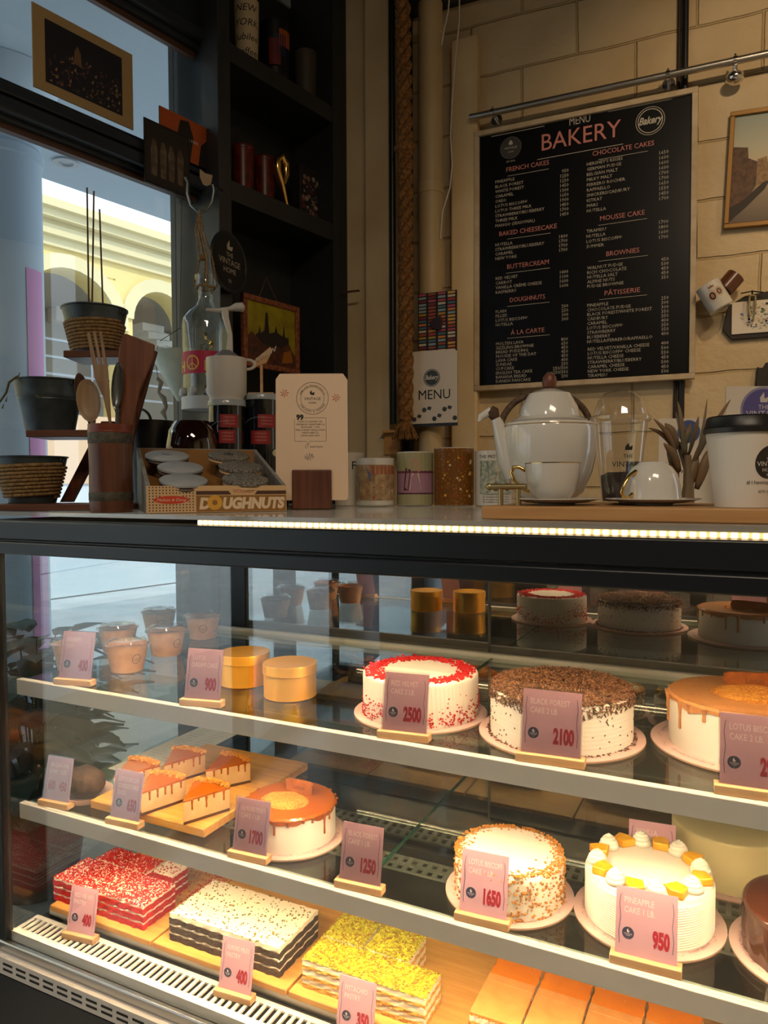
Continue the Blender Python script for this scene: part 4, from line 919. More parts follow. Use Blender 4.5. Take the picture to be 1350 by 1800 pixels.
# ---- small guitar-like sculpture on second canister
x, y, z = ct(462, 2.00); zb_ = ZT+0.001+t2h+0.0005
r = thing('wire_sculpture', 'small wood and white wire sculpture on a stand atop the right canister', 'ornament', (x, y, zb_), FACE); r.scale = (1.15, 1.15, 1)
def gz(py): return zat(462, py, 2.00)-zb_
S = 1.74/FPX
MB().m(M_wood).bb(-0.030, 0.030, -0.014, 0.014, 0, 0.005).build('base', r, bevel=0.001)
MB().m(M_wood).bb(-0.003, 0.003, -0.003, 0.003, 0.005, gz(640)).build('post', r)
MB().m(M_wood).prism([(-0.018, gz(648)), (0.012, gz(640)), (0.026, gz(618)), (0.022, gz(612)), (-0.012, gz(632))], -0.004, 0.004).build('neck', r, bevel=0.001)
b = MB().m(mat('white_wire', 'cfc6b8', 0.4))
b.tube([((430+14*math.cos(t)-444)*S*1.0-0.014, -0.006, gz(643)+0.013*math.sin(t)) for t in [2*PI*k/16 for k in range(16)]], 0.0042, 8, closed=True)
b.build('white_loop', r)
b = MB().m(MATS['white_wire'])
b.tube([(-0.02+0.0016*k, -0.006-0.003*math.cos(k*1.3), gz(640)+0.0011*k+0.006*math.sin(k*1.3)) for k in range(36)], 0.0011, 6)
b.build('white_coil', r)
# ---- doughnut box
pl_ = Vector(ct(257, 1.425)); pr_ = Vector(ct(503, 1.53)); BW = (pr_-pl_).length; brz = math.atan2(pr_.y-pl_.y, pr_.x-pl_.x); BD = 0.29
HB = zat(256, 855, 1.425)-ZT; HK = zat(352, 790, 1.75)-ZT; SL = 0.27
r = thing('doughnut_box', 'open cardboard toy box lettered DOUGHNUTS at the counter edge', 'box', pl_, brz)
M_kraft = mat('box_brown', '8a5f28', 0.6); M_btan = mat('box_tan', 'c9a678', 0.6); M_bgrey = mat('box_side_grey', '8b8b86', 0.7, col2='77756e', scale=30)
b = MB().m(M_bgrey)
for x0_ in (0, BW-0.008):
    A_ = [b.v((x0_+dx, y_, z_)) for dx in (0, 0.008) for (y_, z_) in ((0, 0), (BD, 0), (BD, HK), (0, HB))]
    for q in ((0, 1, 2, 3), (7, 6, 5, 4), (0, 4, 5, 1), (1, 5, 6, 2), (2, 6, 7, 3), (3, 7, 4, 0)): b.f([A_[k_] for k_ in q])
b.bb(0, BW, BD-0.006, BD, 0, HK); b.m(M_kraft).bb(0.008, BW-0.008, BD-0.008, BD-0.006, 0.004, HK-.002)
b.m(M_kraft).f([b.v(q) for q in ((0.008, 0, 0.012), (BW-.008, 0, 0.012), (BW-.008, BD-.008, .012+SL*BD), (.008, BD-.008, .012+SL*BD))])
b.build('box_tray', r)
b = MB().m(M_btan).bb(0, BW, -0.003, 0, 0, HB)
xs = BW*0.34; f = -0.0033
b.m(M_kraft).flat([(xs, 0.001), (BW-0.001, 0.001), (BW-0.001, HB*.63), (xs, HB*.63)], f)
b.m(mat('box_dark_brown', '4a2c1c', 0.6)).flat([(xs, HB*.66), (xs+BW*.25, HB*.66), (xs+BW*.23, HB*.80), (xs, HB*.80)], f).flat([(xs+BW*.42, HB*.66), (BW-.001, HB*.66), (BW-.001, HB*.80), (xs+BW*.44, HB*.80)], f)
b.m(mat('box_red_text', 'b06a50', 0.6)).text('WOODEN', xs+BW*.335, HB*.72, HB*.20, f-.0002, 'c', bold=0.02, w=BW*.15)
M_bt = mat('box_pale_text', 'd8c0a0', 0.6)
b.m(M_bt).text('D', xs+0.006, HB*.14, HB*.56, f-.0003, 'l', bold=0.06, shear=0.15, res=4, w=BW*.075).text('UGHNUTS', BW-0.006, HB*.14, HB*.56, f-.0003, 'r', bold=0.06, shear=0.15, res=4, w=BW*.455)
b.m(mat('doughnut_yellow', 'cf9a34', 0.5)).disc(xs+BW*.131, HB*.36, HB*.28, f-.0004, r0=HB*.10, seg=24)
b.m(M_ink)
nx = 14; nz = 9
for i in range(nx):
    for j in range(nz):
        px_ = 0.006+(xs-0.012)*i/(nx-1); pz_ = HB*(0.08+0.86*j/(nz-1))
        if ((px_-xs*.5)/(xs*.37))**2 + ((pz_-HB*.48)/(HB*.17))**2 < 1: continue
        b.disc(px_, pz_, 0.0014, f, 8)
b.m(mat('oval_red', 'c23a20', 0.5)).disc(xs*.5, HB*.48, xs*.36, f-.0001, 28, rz=HB*.15)
b.m(M_bt).text('Melissa & Doug', xs*.5, HB*.43, HB*.15, f-.0004, 'c', shear=0.25, w=xs*.58)
b.build('printed_front', r, smooth=None)
# the toy doughnuts inside, tilted in two rows
box_r = r
M_dw = mat('toy_doughnut_grey', 'a3a8ac', 0.6, col2='8f9498', scale=18, contrast=0.4); M_ds = mat('toy_doughnut_speckle', '8b8578', 0.7, col2='3f3b36', scale=300, contrast=0.8, tex='noise'); M_dd = mat('toy_doughnut_dark', '5c4a3c', 0.6)
def donut(ix, iy, lz, speck, label, kind):
    q = thing('toy_doughnut', label, 'toy doughnut', pl_ + Vector((ix*math.cos(brz)-iy*math.sin(brz), ix*math.sin(brz)+iy*math.cos(brz), .0135+SL*(iy-.042))), brz, 'toy doughnuts in the box'); q.rotation_euler = (math.atan(SL), 0, brz)
    MB().m(M_dd).cyl((0, 0, 0), 0.030, 0.0145+lz, 24).build('core', q); Z_ = 0.0145+lz
    Rt = 0.047; prof = []
    MB().m(M_dd if not speck else M_btan).lathe([(0.012, 0), (Rt-.004, 0.0), (Rt, 0.006), (Rt-.003, 0.012)], 36, c=(0, 0, Z_)).build('doughnut_base', q)
    b = MB().m([M_dw, M_ds][speck])
    b.lathe([(Rt-.003, 0.012), (Rt+.001, 0.013), (Rt+.001, 0.017), (Rt-.002, 0.019), (0.012 if kind else 0.0, 0.0195)] + ([(0.0115, 0.004)] if kind else []), 36, c=(0, 0, Z_))
    b.build('icing', q)
ty0 = 0.045
for (ix, iy, lz, sp_, lb, kd) in ((.076, .050, .020, 0, 'grey toy doughnut at the front left of the box', 0), (.080, .140, .024, 0, 'grey toy doughnut in the middle of the left row', 0), (.062, .232, .028, 0, 'grey ring toy doughnut at the back left of the box', 1),
        (BW-.078, .050, .022, 1, 'speckled toy doughnut at the front right of the box', 0), (BW-.070, .142, .026, 1, 'speckled toy doughnut in the middle of the right row', 0), (BW-.080, .234, .030, 1, 'speckled toy doughnut at the back right of the box', 1)):
    donut(ix, iy, lz, sp_, lb, kd)
# ---- feedback card in a wooden block
CD = 1.62
x, y, z = ct(549, CD); r = thing('feedback_card', 'white feedback card standing in a dark wooden block', 'card', (x, y, z), FACE)
S = CD/FPX
def cz(py): return zat(549, py, CD)-ZT-0.001
cw = 0.063*CD/1.3; hw0, hw1 = (613-490)*S/2, (605-483)*S/2; top = cz(658)
bt = 0.020
M_cardw = mat('feedback_card_paper', 'e0c4a6', 0.6)
b = MB().m(M_cardw).prism([(-hw1-0.004, bt+0.004), (-hw1+0.0, bt), (hw1-0.002, bt), (hw1+0.003, bt+0.006), (hw0+0.002, top-0.014), (hw0-0.008, top), (-hw0+0.008, top), (-hw0-0.001, top-0.012)], 0.0, 0.0015); f = -0.0003
zc_ = cz(701); b.m(M_ink).disc(0.002, zc_, 0.033*CD/1.5, f, r0=0.0322*CD/1.5, seg=40).disc(0.002, zc_, 0.024*CD/1.5, f, r0=0.0234*CD/1.5, seg=40)
b.text('VINTAGE', 0.002, zc_-0.004, 0.009, f, 'c'); b.text('HOME', 0.002, zc_-0.012, 0.006, f, 'c')
b.flat([(-0.002, zc_+0.008), (0.006, zc_+0.007), (0.007, zc_+0.014), (0.001, zc_+0.012), (0.0, zc_+0.018), (-0.004, zc_+0.013)], f)
for t, s_, ang in (('SHARE YOUR THOUGHTS WITH US', 0.0052, 1), ('COMPLAINTS & FEEDBACK', 0.0056, -1)):
    n = len(t)
    for i, ch in enumerate(t):
        if ch == ' ': continue
        th = (PI/2 - ang*(i-(n-1)/2)*(2.6/n)) if ang > 0 else (-PI/2 + (i-(n-1)/2)*(2.3/n)); rr = 0.0262 if ang > 0 else 0.031
        b.text(ch, 0.002+rr*math.cos(th), zc_+rr*math.sin(th), s_, f, 'c', R=Ry(-(th-PI/2) if ang > 0 else -(th+PI/2)), res=1)
z0_, z1_ = cz(776), cz(735)
def ln(b, p, q, w=0.0006):
    p, q = Vector((p[0], 0, p[1])), Vector((q[0], 0, q[1])); d = (q-p).normalized(); n_ = Vector((-d.z, 0, d.x))*w/2
    b.f([b.v((v.x, f, v.z)) for v in (p-n_, q-n_, q+n_, p+n_)])
for p_, q_ in (((-0.038, z0_), (-0.012, z0_)), ((-0.012, z0_), (-0.008, z0_-0.008)), ((-0.008, z0_-0.008), (-0.004, z0_)), ((-0.004, z0_), (0.032, z0_)), ((0.032, z0_), (0.032, z1_)), ((0.032, z1_), (-0.016, z1_)), ((-0.038, z1_-0.003), (-0.038, z0_))): ln(b, p_, q_)
b.text('99', -0.026, z1_-0.004, 0.016, f, 'c', bold=0.05)
for i, t in enumerate(('HAVE A CONCERN OR', 'FEEDBACK? WHATSAPP US', 'FROM 3PM - 11PM', 'FOR A SWEET RESOLUTION', "WE'RE HERE TO", 'LISTEN AND HELP')): b.text(t, -0.003, z1_-0.010-i*0.0062, 0.0052, f, 'c')
b.text('0348 9126701', 0.010, cz(787), 0.0052, f, 'c'); b.disc(-0.012, cz(785), 0.0035, f, r0=0.003)
M_or2 = mat('print_orange', 'c06a3c', 0.6)
b.m(M_or2)
for (px_, py_) in ((592, 700), (502, 692)):
    for k in range(7):
        a = k*0.9; c0 = ((px_-549)*S, cz(py_)); b.flat([c0, (c0[0]+0.010*math.cos(a), c0[1]+0.009*math.sin(a)), (c0[0]+0.008*math.cos(a+.35), c0[1]+0.008*math.sin(a+.35))], f)
b.m(mat('print_grey', '77706a', 0.6))
for k in range(9):
    a = k*0.7; c0 = (-0.006, cz(803)); b.flat([c0, (c0[0]+0.012*math.cos(a), c0[1]+0.008*math.sin(a)), (c0[0]+0.010*math.cos(a+.25), c0[1]+0.008*math.sin(a+.25))], f)
b.build('card', r, smooth=None)
bw = (583-514)*S/2
MB().m(M_dwood).bb(-bw, bw, -0.012, -0.002, 0, cz(826)).bb(-bw, bw, 0.003, 0.012, 0, cz(850)).bb(-bw, bw, -0.002, 0.003, 0, bt-0.001).build('wooden_block', r, bevel=0.003)
# small round sticker item behind
x, y, z = ct(486, 1.84)
r = thing('round_tag', 'small pale round tag leaning behind the feedback card', 'tag', (x, y, z), FACE)
MB().m(mat('tag_cream', 'c6bf8c', 0.6)).prism([(0.009*math.cos(t*PI/12), zat(486, 797, 1.84)-ZT+0.009*math.sin(t*PI/12)) for t in range(24)], 0, 0.002).build('tag_disc', r)
MB().m(M_black).bb(-0.012, 0.03, 0.003, 0.012, 0, zat(486, 790, 1.84)-ZT).build('tag_backing', r)
# ---- mugs
def mug_geo(b, R, h, seg=48):
    return b.lathe([(0, 0), (R-.003, 0), (R, .003), (R, h-.001), (R-.0015, h), (R-.0035, h-.001), (R-.0035, .006), (0, .006)], seg)
def mug(px, d, top, wpx, label, art, body=None, rz=0, handle=1):
    x, y, z = ct(px, d); R = wpx*d/FPX/2; h = zat(px, top, d)-ZT-0.001
    r = thing('mug', label, 'mug', (x, y, z), FACE+rz)
    mug_geo(MB().m(body or M_china), R, h).build('mug_body', r)
    if art:
        b = MB(); rr = R+0.0004; art(b, rr, h); b.build('printed_picture', r, smooth=None)
    if handle:
        a = handle; MB().m(body or M_china).tube([((R-0.002+0.026*math.sin(t))*math.cos(a), (R-0.002+0.026*math.sin(t))*math.sin(a), h*.5+h*.28*math.cos(t)) for t in [PI*k/14 for k in range(15)]], 0.0045, 10).build('handle', r, smooth=60)
    return r
def wquad(b, rr, x0, x1, z0, z1, n=6, dx=0):
    for k in range(n):
        t0 = (x0+(x1-x0)*k/n)/rr; t1 = (x0+(x1-x0)*(k+1)/n)/rr; q0 = dx*0
        b.f([b.v((rr*math.sin(t0), -rr*math.cos(t0), z0)), b.v((rr*math.sin(t1), -rr*math.cos(t1), z0)), b.v((rr*math.sin(t1), -rr*math.cos(t1), z1)), b.v((rr*math.sin(t0), -rr*math.cos(t0), z1))])
def wpoly(b, rr, pts):
    b.f([b.v((rr*math.sin(x/rr), -rr*math.cos(x/rr), z)) for x, z in pts])
def art_street(b, rr, h):
    w = rr*1.35
    b.m(mat('art_sand', 'b59a70', 0.5, col2='8c6a4c', scale=60)); wquad(b, rr, -w, w, h*.12, h*.86, 12)
    b.m(mat('art_brick', '9c5a3c', 0.5)); wquad(b, rr+.0001, -w*.2, w, h*.66, h*.84, 8)
    for k in range(4): wquad(b, rr+.0001, -w*.1+w*.28*k, w*.02+w*.28*k, h*.38, h*.40); 
    b.m(mat('art_blue', '5a6a94', 0.5)); wpoly(b, rr+.0002, [(-w*.85, h*.5), (-w*.2, h*.52), (-w*.15, h*.66), (-w*.35, h*.8), (-w*.7, h*.82), (-w*.95, h*.66)])
    b.m(mat('art_dark', '3c2c34', 0.5)); wpoly(b, rr+.0002, [(-w*.75, h*.34), (-w*.15, h*.34), (-w*.25, h*.5), (-w*.7, h*.5)])
    b.m(mat('art_red', 'a8452c', 0.5)); wpoly(b, rr+.0003, [(-w*.6, h*.14), (-w*.05, h*.14), (w*.05, h*.26), (-w*.3, h*.32), (-w*.7, h*.24)])
    b.m(mat('art_mauve', '7a5f7c', 0.5)); wpoly(b, rr+.0002, [(-w, h*.12), (-w*.6, h*.12), (-w*.72, h*.3), (-w*.95, h*.42)])
    b.m(mat('art_grey', '8b8578', 0.5)); wpoly(b, rr+.0002, [(-w*.1, h*.28), (w*.5, h*.22), (w*.4, h*.38), (0, h*.4)])
    b.m(mat('art_white', 'd8cdb8', 0.5)); wpoly(b, rr+.0003, [(w*.5, h*.2), (w*.9, h*.2), (w*.8, h*.34), (w*.6, h*.32)])
def art_bands(b, rr, h):
    w = rr*1.4
    b.m(mat('art_sage', '9a9470', 0.5)); wquad(b, rr, -w, w, h*.02, h*.98, 12)
    b.m(mat('art_plum', '6c3048', 0.5)); wquad(b, rr+.0001, -w, w, h*.6, h*.64, 12)
    b.m(mat('art_lilac', 'a0788c', 0.5)); wquad(b, rr+.0001, -w, w, h*.24, h*.6, 12)
    b.m(mat('art_plum2', '54303c', 0.5)); wquad(b, rr+.0001, -w, w, h*.21, h*.24, 12)
    b.m(mat('art_leafy', '5d7040', 0.5)); wpoly(b, rr+.0002, [(-w*.9, h*.7), (-w*.4, h*.68), (-w*.5, h*.92), (-w*.8, h*.94)]); wpoly(b, rr+.0002, [(w*.1, h*.66), (w*.7, h*.66), (w*.8, h*.8), (w*.4, h*.9)])
    b.m(mat('art_rose', 'bf7a64', 0.5)); wpoly(b, rr+.0003, [(-w*.2, h*.6), (w*.12, h*.62), (w*.1, h*.85), (-w*.1, h*.88)])
    b.m(mat('art_cream', 'd8c088', 0.5)); wpoly(b, rr+.0003, [(-w*.25, h*.3), (w*.2, h*.3), (w*.1, h*.6), (-w*.15, h*.6)])
    b.m(MATS['art_dark']); wpoly(b, rr+.0004, [(-w*.5, h*.28), (-w*.3, h*.28), (-w*.2, h*.66), (-w*.42, h*.7)])
    b.m(mat('art_violet', '5e5878', 0.5)); wpoly(b, rr+.0003, [(w*.4, h*.3), (w*.9, h*.3), (w*.85, h*.6), (w*.6, h*.66)])
def art_gold(b, rr, h):
    b.m(mat('art_gold_mosaic', 'b5761a', 0.35, col2='6e4410', scale=160, contrast=0.7, tex='voronoi')); wquad(b, rr, -rr*1.5, rr*1.5, 0.002, h-.002, 16)
    rnd = random.Random(4)
    for k in range(26):
        b.m(mat(['art_gold_a', 'art_gold_b', 'art_gold_c'][k % 3], ['d8a83c', '8a3c1a', 'd0b890'][k % 3], 0.4)); x_, z_, s_ = rnd.uniform(-rr, rr), rnd.uniform(h*.1, h*.9), rnd.uniform(.002, .006)
        wpoly(b, rr+.0002+k*.00001, [(x_+s_*math.cos(t), z_+s_*math.sin(t)) for t in [PI*j/3 for j in range(6)]])
def art_car(b, rr, h):
    b.m(M_ink).text('THE MOTOR CAR', 0, h*.86, h*.085, wrap=rr+.0002, al='c')
    b.m(mat('art_pale', 'b9b6a2', 0.5, col2='7d8a80', scale=120)); wquad(b, rr, -rr*.95, rr*.95, h*.22, h*.82, 10)
    b.m(mat('art_orange', 'b54a1c', 0.5)); wpoly(b, rr+.0002, [(-rr*.2, h*.36), (rr*.8, h*.36), (rr*.85, h*.48), (rr*.5, h*.52), (rr*.45, h*.62), (rr*.0, h*.62), (-rr*.05, h*.5), (-rr*.25, h*.48)])
    b.m(M_ink)
    for cx_ in (-rr*.05, rr*.6): wpoly(b, rr+.0003, [(cx_+h*.07*math.cos(t), h*.35+h*.07*math.sin(t)) for t in [PI*j/6 for j in range(12)]])
    for j in range(4): b.text('the horseless carriage of its day', 0, h*(.19-.045*j)+.002, h*.04, wrap=rr+.0003, al='c')
    b.m(MATS['art_leafy']); wpoly(b, rr+.0002, [(-rr*.9, h*.55), (-rr*.4, h*.5), (-rr*.45, h*.8), (-rr*.85, h*.8)])
mug(660, 1.86, 806, 67, 'white mug printed with a street scene, leftmost of the printed mugs', art_street, handle=1.7)
mug(730, 1.90, 795, 64, 'mug printed in sage, pink and plum, left of the gold mug', art_bands, handle=1.5)
mug(798, 1.86, 788, 70, 'gold mosaic patterned mug, tallest of the printed mugs', art_gold, handle=1.6)
mug(868, 1.80, 793, 66, 'white mug printed with an orange vintage car, left of the teapot', art_car, handle=1.6)
# paper cup lettered F F, behind the card
x, y, z = ct(611, 1.93); h = zat(611, 797, 1.93)-ZT
r = thing('paper_cup', 'white paper cup with black letters partly behind the feedback card', 'cup', (x, y, z), FACE)
b = MB().m(M_paper).lathe([(0, 0), (0.032, 0), (0.045, h-.002), (0.0465, h), (0.044, h-.001), (0.031, .004), (0, .004)], 40).build('cup_wall', r)
MB().m(M_ink).text('F  F', 0.10, h*.68, h*.22, wrap=0.0435, al='c').build('lettering', r, smooth=None)
# ---- bamboo tray
tx0, ty0, _ = ct(846, 1.10); tx0 = hitY(846, 905, 1.085).x
TW, TD, TH = XR-tx0-0.01, 0.30, 0.021
r = thing('bamboo_tray', 'long bamboo tray with a brass rod handle at the right of the counter', 'tray', (tx0, 1.085, ZT+0.001), 0)
MB().m(M_bamboo).bb(0, TW, 0, TD, 0, TH-0.001).build('tray_board', r, bevel=0.002)
hy = 0.05
b = MB().m(mat('aged_brass', (0.42, 0.33, 0.16), 0.4, 0.9))
for xx in (0.016, 0.045): b.cyl((xx, hy, TH-0.001), 0.004, 0.026, 16)
b.m(MATS['aged_brass']); b.tube([(-0.001, hy, TH+0.029), (0.058, hy, TH+0.029)], 0.0048, 14); b.ell((-0.003, hy, TH+0.029), (0.006, 0.006, 0.006))
b.build('rod_handle', r)
ZTR = ZT+0.001+TH-0.0005
def tp(px, d): x, y, _ = ct(px, d); return (x, y, ZTR)
def saucer(px, d, R, label, rz=0):
    r = thing('saucer', label, 'saucer', tp(px, d), rz, 'white saucers on the bamboo tray')
    MB().m(M_china).lathe([(0, 0), (R*.4, 0), (R*.42, .002), (R*.7, .004), (R, .0095), (R*.985, .0105), (R*.68, .006), (R*.4, .0045), (0, .0045)], 56).build('dish', r)
saucer(978, 1.185, 0.072, 'white saucer under the upright gilt-handled cup'); saucer(1148, 1.15, 0.072, 'white saucer under the upside-down cup')
def teacup(px, d, label, up, ha):
    x, y, z = tp(px, d); h = 0.0625
    r = thing('teacup', label, 'teacup', (x, y, z+0.005 + (0 if up else h)), 0, 'white gilt-handled teacups on the bamboo tray')
    fl = Matrix.Identity(4) if up else Rx(PI).to_4x4()
    b = MB(); b.M = fl; b.m(M_china).lathe([(0, .002), (.020, 0), (.022, .003), (.030, .008), (.038, .020), (.0425, .040), (.0445, h), (.0432, h), (.041, .040), (.036, .021), (.028, .010), (0, .007)], 56).build('cup_body', r)
    b = MB(); b.M = fl; b.m(M_gold).lathe([(.0446, h-.001), (.0447, h), (.0440, h+.0004), (.0432, h)], 56).build('gilt_rim', r)
    b = MB(); b.M = fl @ Rz(ha).to_4x4() if up else Rz(ha).to_4x4() @ fl
    b.m(M_gold).tube([(.036, 0, .015), (.050, 0, .022), (.060, 0, .034), (.066, 0, .047), (.062, 0, .056), (.052, 0, .056), (.043, 0, .050)], [.0035, .003, .003, .003, .0035, .003, .003], 10).build('handle', r, smooth=60)
teacup(971, 1.185, 'upright white teacup with a gold handle in front of the teapot', True, PI+YAW-0.2)
teacup(1146, 1.15, 'white teacup with a gold handle turned upside down on its saucer', False, PI+YAW+0.5)
# ---- teapot
d = 1.36; x, y, z = tp(965, d); TB = zat(965, 745, d)-ZTR; TL = zat(965, 697, d)-ZTR
r = thing('teapot', 'large white teapot with gilt lines, wooden knob and stoppered spout', 'teapot', (x, y, z), FACE)
RB = 0.086
b = MB().m(M_china).lathe([(0, 0), (.040, 0), (.043, .004), (.062, .018), (.078, TB*.38), (RB, TB*.65), (RB+.002, TB*.92), (RB-.003, TB), (.062, TB+.003), (.060, TB-.002), (0, TB-.002)], 64)
b.build('pot_body', r)
MB().m(M_gold).lathe([(RB-.001, TB-.004), (RB+.0012, TB-.0045), (RB-.001, TB-.0055)], 64).build('gilt_line', r)
MB().m(M_china).lathe([(.066, TB+.001), (.070, TB+.005), (.062, TB+.010), (.056, TB+.012), (.052, TB+.030), (.038, TL+.004), (.018, TL+.012), (0, TL+.014)], 56).build('lid', r)
zk = TL+.013
b = MB().m(M_dwood).lathe([(.006, zk), (.012, zk+.004), (.0135, zk+.012), (.012, zk+.022), (.008, zk+.027), (0, zk+.028)], 24); b.m(M_chrome).ell((0, 0, zk+.029), (.006, .006, .003)); b.build('lid_knob', r)
b = MB().m(M_china).tube([(-.060, 0, TB*.38), (-.078, -.004, TB*.58), (-.088, -.006, TB*.80), (-.097, -.008, TB*1.0), (-.101, -.008, TB*1.06)], [.026, .021, .015, .011, .009], 20).build('spout', r, smooth=70)
MB().m(M_gold).tube([(-.070, -.022, TB*.93), (-.058, -.048, TB*.72), (-.048, -.058, TB*.60)], .0012, 6).build('gilt_seam', r)
b = MB().m(mat('cork_brown', '4a3524', 0.8)).tube([(-.101, -.008, TB*1.06), (-.106, -.008, TB*1.14), (-.112, -.008, TB*1.17)], [.008, .012, .010], 12); b.m(M_china).tube([(-.110, -.008, TB*1.16), (-.128, -.008, TB*1.08), (-.132, -.008, TB*1.02)], [.008, .007, .003], 12); b.build('spout_stopper', r, smooth=60)
b = MB().m(mat('rattan_dark', '3c2a1c', 0.7, col2='5e4630', scale=120, bump=0.7, bscale=150)); n = 24
b.tube([(.086*math.cos(PI*k/n), 0.030, TB*.93+(TL-TB+.022)*math.sin(PI*k/n)) for k in range(n+1)], .0062, 10); b.build('arch_handle', r, smooth=60)
# brown paper bag-like lump behind the teapot
x, y, z = ct(872, 1.60)
# ---- clear dome cup
d = 1.24; x, y, z = tp(1090, d); h = zat(1090, 737, d)-ZTR
r = thing('plastic_dome_cup', 'clear plastic cup with a dome lid and dark printed name', 'cup', (x, y, z), FACE)
MB().m(M_plast).lathe([(0, 0.002), (.028, 0), (.030, .002), (.044, h-.006), (.046, h-.004), (.045, h-.003)], 48).build('cup_wall', r)
MB().m(mat('dark_contents', '1c1714', 0.6, col2='3a2d24', scale=80, bump=0.6, bscale=100)).lathe([(0, .004), (.027, .004), (.031, h*.33), (.02, h*.37), (0, h*.36)], 32, mod=lambda a, q, z_: (q*(1+.05*math.sin(5*a)), z_)).build('coffee_beans', r)
MB().m(M_plast).lathe([(.047, h-.006), (.050, h-.002), (.050, h+.003), (.045, h+.006), (.043, h+.012), (.037, h+.032), (.026, h+.043), (.012, h+.048), (0, h+.049)], 48).build('dome_lid', r)
b = MB().m(M_ink); R0 = .040; b.text('THE', -0.0, h*.53, .009, wrap=R0, al='c'); b.text('VINTAGE', 0, h*.43, .0125, wrap=R0-.001, al='c'); b.text('HOME', 0, h*.34, .009, wrap=R0-.002, al='c')
b.M = Matrix.Translation((0, -R0-.001, h*.62)); b.flat([(-.006, 0), (.006, 0), (.007, .008), (.002, .005), (0, .012), (-.005, .006)]); b.build('printed_name', r, smooth=None)
# ---- dried leaves
x, y, z = tp(1208, 1.28); r = thing('dried_leaf_plant', 'dark grey-green plant with long dried leaves behind the paper cup', 'plant', (x, y, z), FACE)
M_leaf = mat('dry_leaf', '615c48', 0.6, col2='7d5c3c', scale=14, contrast=0.5)
rnd = random.Random(3); S = 1.28/FPX
def lz(py): return zat(1208, py, 1.28)-ZTR
leaves = [((1190, 800), (1142, 738), 13), ((1185, 790), (1140, 752), 12), ((1190, 790), (1165, 745), 22), ((1200, 800), (1192, 705), 12), ((1205, 800), (1190, 725), 18), ((1210, 800), (1215, 735), 12), ((1215, 820), (1240, 745), 16), ((1220, 830), (1250, 700), 8), ((1230, 790), (1275, 705), 11), ((1195, 830), (1160, 780), 22), ((1215, 850), (1200, 770), 24), ((1225, 860), (1245, 790), 26), ((1190, 850), (1180, 790), 22), ((1205, 870), (1225, 800), 28), ((1200, 790), (1215, 745), 18)]
MB().m(M_leaf).tube([(0, 0, 0), (.002, 0, .03), (0, 0, lz(800))], [.012, .009, .006], 10).build('stem', r)
for (b0, tip, w) in leaves:
    p0_ = Vector(((b0[0]-1208)*S, 0, lz(b0[1]))); p1_ = Vector(((tip[0]-1208)*S, rnd.uniform(-.03, .03), lz(tip[1]))); b = MB().m(M_leaf); n = 8; L_, R2 = [], []
    dd = (p1_-p0_); sd = dd.cross(Vector((0, 1, 0))).normalized(); prev = None
    for k in range(n+1):
        t = k/n; c0 = p0_ + dd*t + Vector((0, -0.008*math.sin(t*PI), 0.006*math.sin(t*PI))); ww = w*S*.36*math.sin(PI*min(1, t*.85+.12))**.8
        fold = Vector((0, ww*.4, 0)); cur = (b.v(c0-sd*ww+fold), b.v(c0), b.v(c0+sd*ww+fold))
        if prev: b.f([prev[0], prev[1], cur[1], cur[0]]); b.f([prev[1], prev[2], cur[2], cur[1]])
        prev = cur
    o = b.build('leaf', r, smooth=60)
    so = o.modifiers.new('thick', 'SOLIDIFY'); so.thickness = 0.0006
# ---- big paper coffee cup at the right
d = 1.03; x, y, z = tp(1305, d); h = zat(1305, 758, d)-ZTR
r = thing('coffee_cup', 'large white takeaway coffee cup with black lid and round badge', 'cup', (x, y, z), FACE)
R0, R1 = .036, .049
MB().m(mat('cup_paper', 'd9d0c3', 0.5)).lathe([(0, .004), (R0-.002, .004), (R0-.001, 0), (R0, 0), (R1, h-.001), (R1-.002, h), (0, h)], 56).build('cup_wall', r)
MB().m(mat('black_lid', '151312', 0.4)).lathe([(R1+.001, h-.004), (R1+.0035, h-.003), (R1+.0035, h+.003), (R1+.001, h+.006), (R1-.001, h+.018), (R1-.003, h+.020), (R1-.006, h+.014), (0, h+.013)], 56).build('lid', r)
def onc(b, x_, z_, rr_off=0.0004):
    rr = R0+(R1-R0)*z_/h+rr_off; t = x_/rr+0.36; return b.v((rr*math.sin(t), -rr*math.cos(t), z_))
b = MB().m(mat('badge_dark', '2b2722', 0.5)); zc_ = h*.58; n = 32
rings_ = [[onc(b, q*.0205*math.cos(2*PI*k/n), zc_+q*.0225*math.sin(2*PI*k/n)) for k in range(n)] for q in (1, .66, .33)]; c0 = onc(b, 0, zc_)
for A, B in zip(rings_, rings_[1:]):
    for k in range(n): b.f([A[k], A[(k+1) % n], B[(k+1) % n], B[k]])
for k in range(n): b.f([rings_[-1][k], rings_[-1][(k+1) % n], c0])
def ctext(b, t, z_, s_, off=.0009):
    rr = R0+(R1-R0)*z_/h+off; b.text(t, 0.36, z_, s_, wrap=rr, al='c')
b.m(M_lwhite); ctext(b, 'THE', h*.60, .0055); ctext(b, 'VINTAGE', h*.53, .0088, .0011); ctext(b, 'HOME', h*.46, .0068); ctext(b, 'N', h*.40, .0055)
b.f([onc(b, q[0], q[1], .0009) for q in ((-.004, h*.68), (.004, h*.68), (.005, h*.74), (.001, h*.72), (0, h*.79), (-.004, h*.73))])
b.m(M_ink); ctext(b, '#Thevintagehome', h*.30, .0078, .0006); ctext(b, 'ESTD. 2016', h*.19, .0048, .0006)
b.build('printed_badge', r, smooth=None)
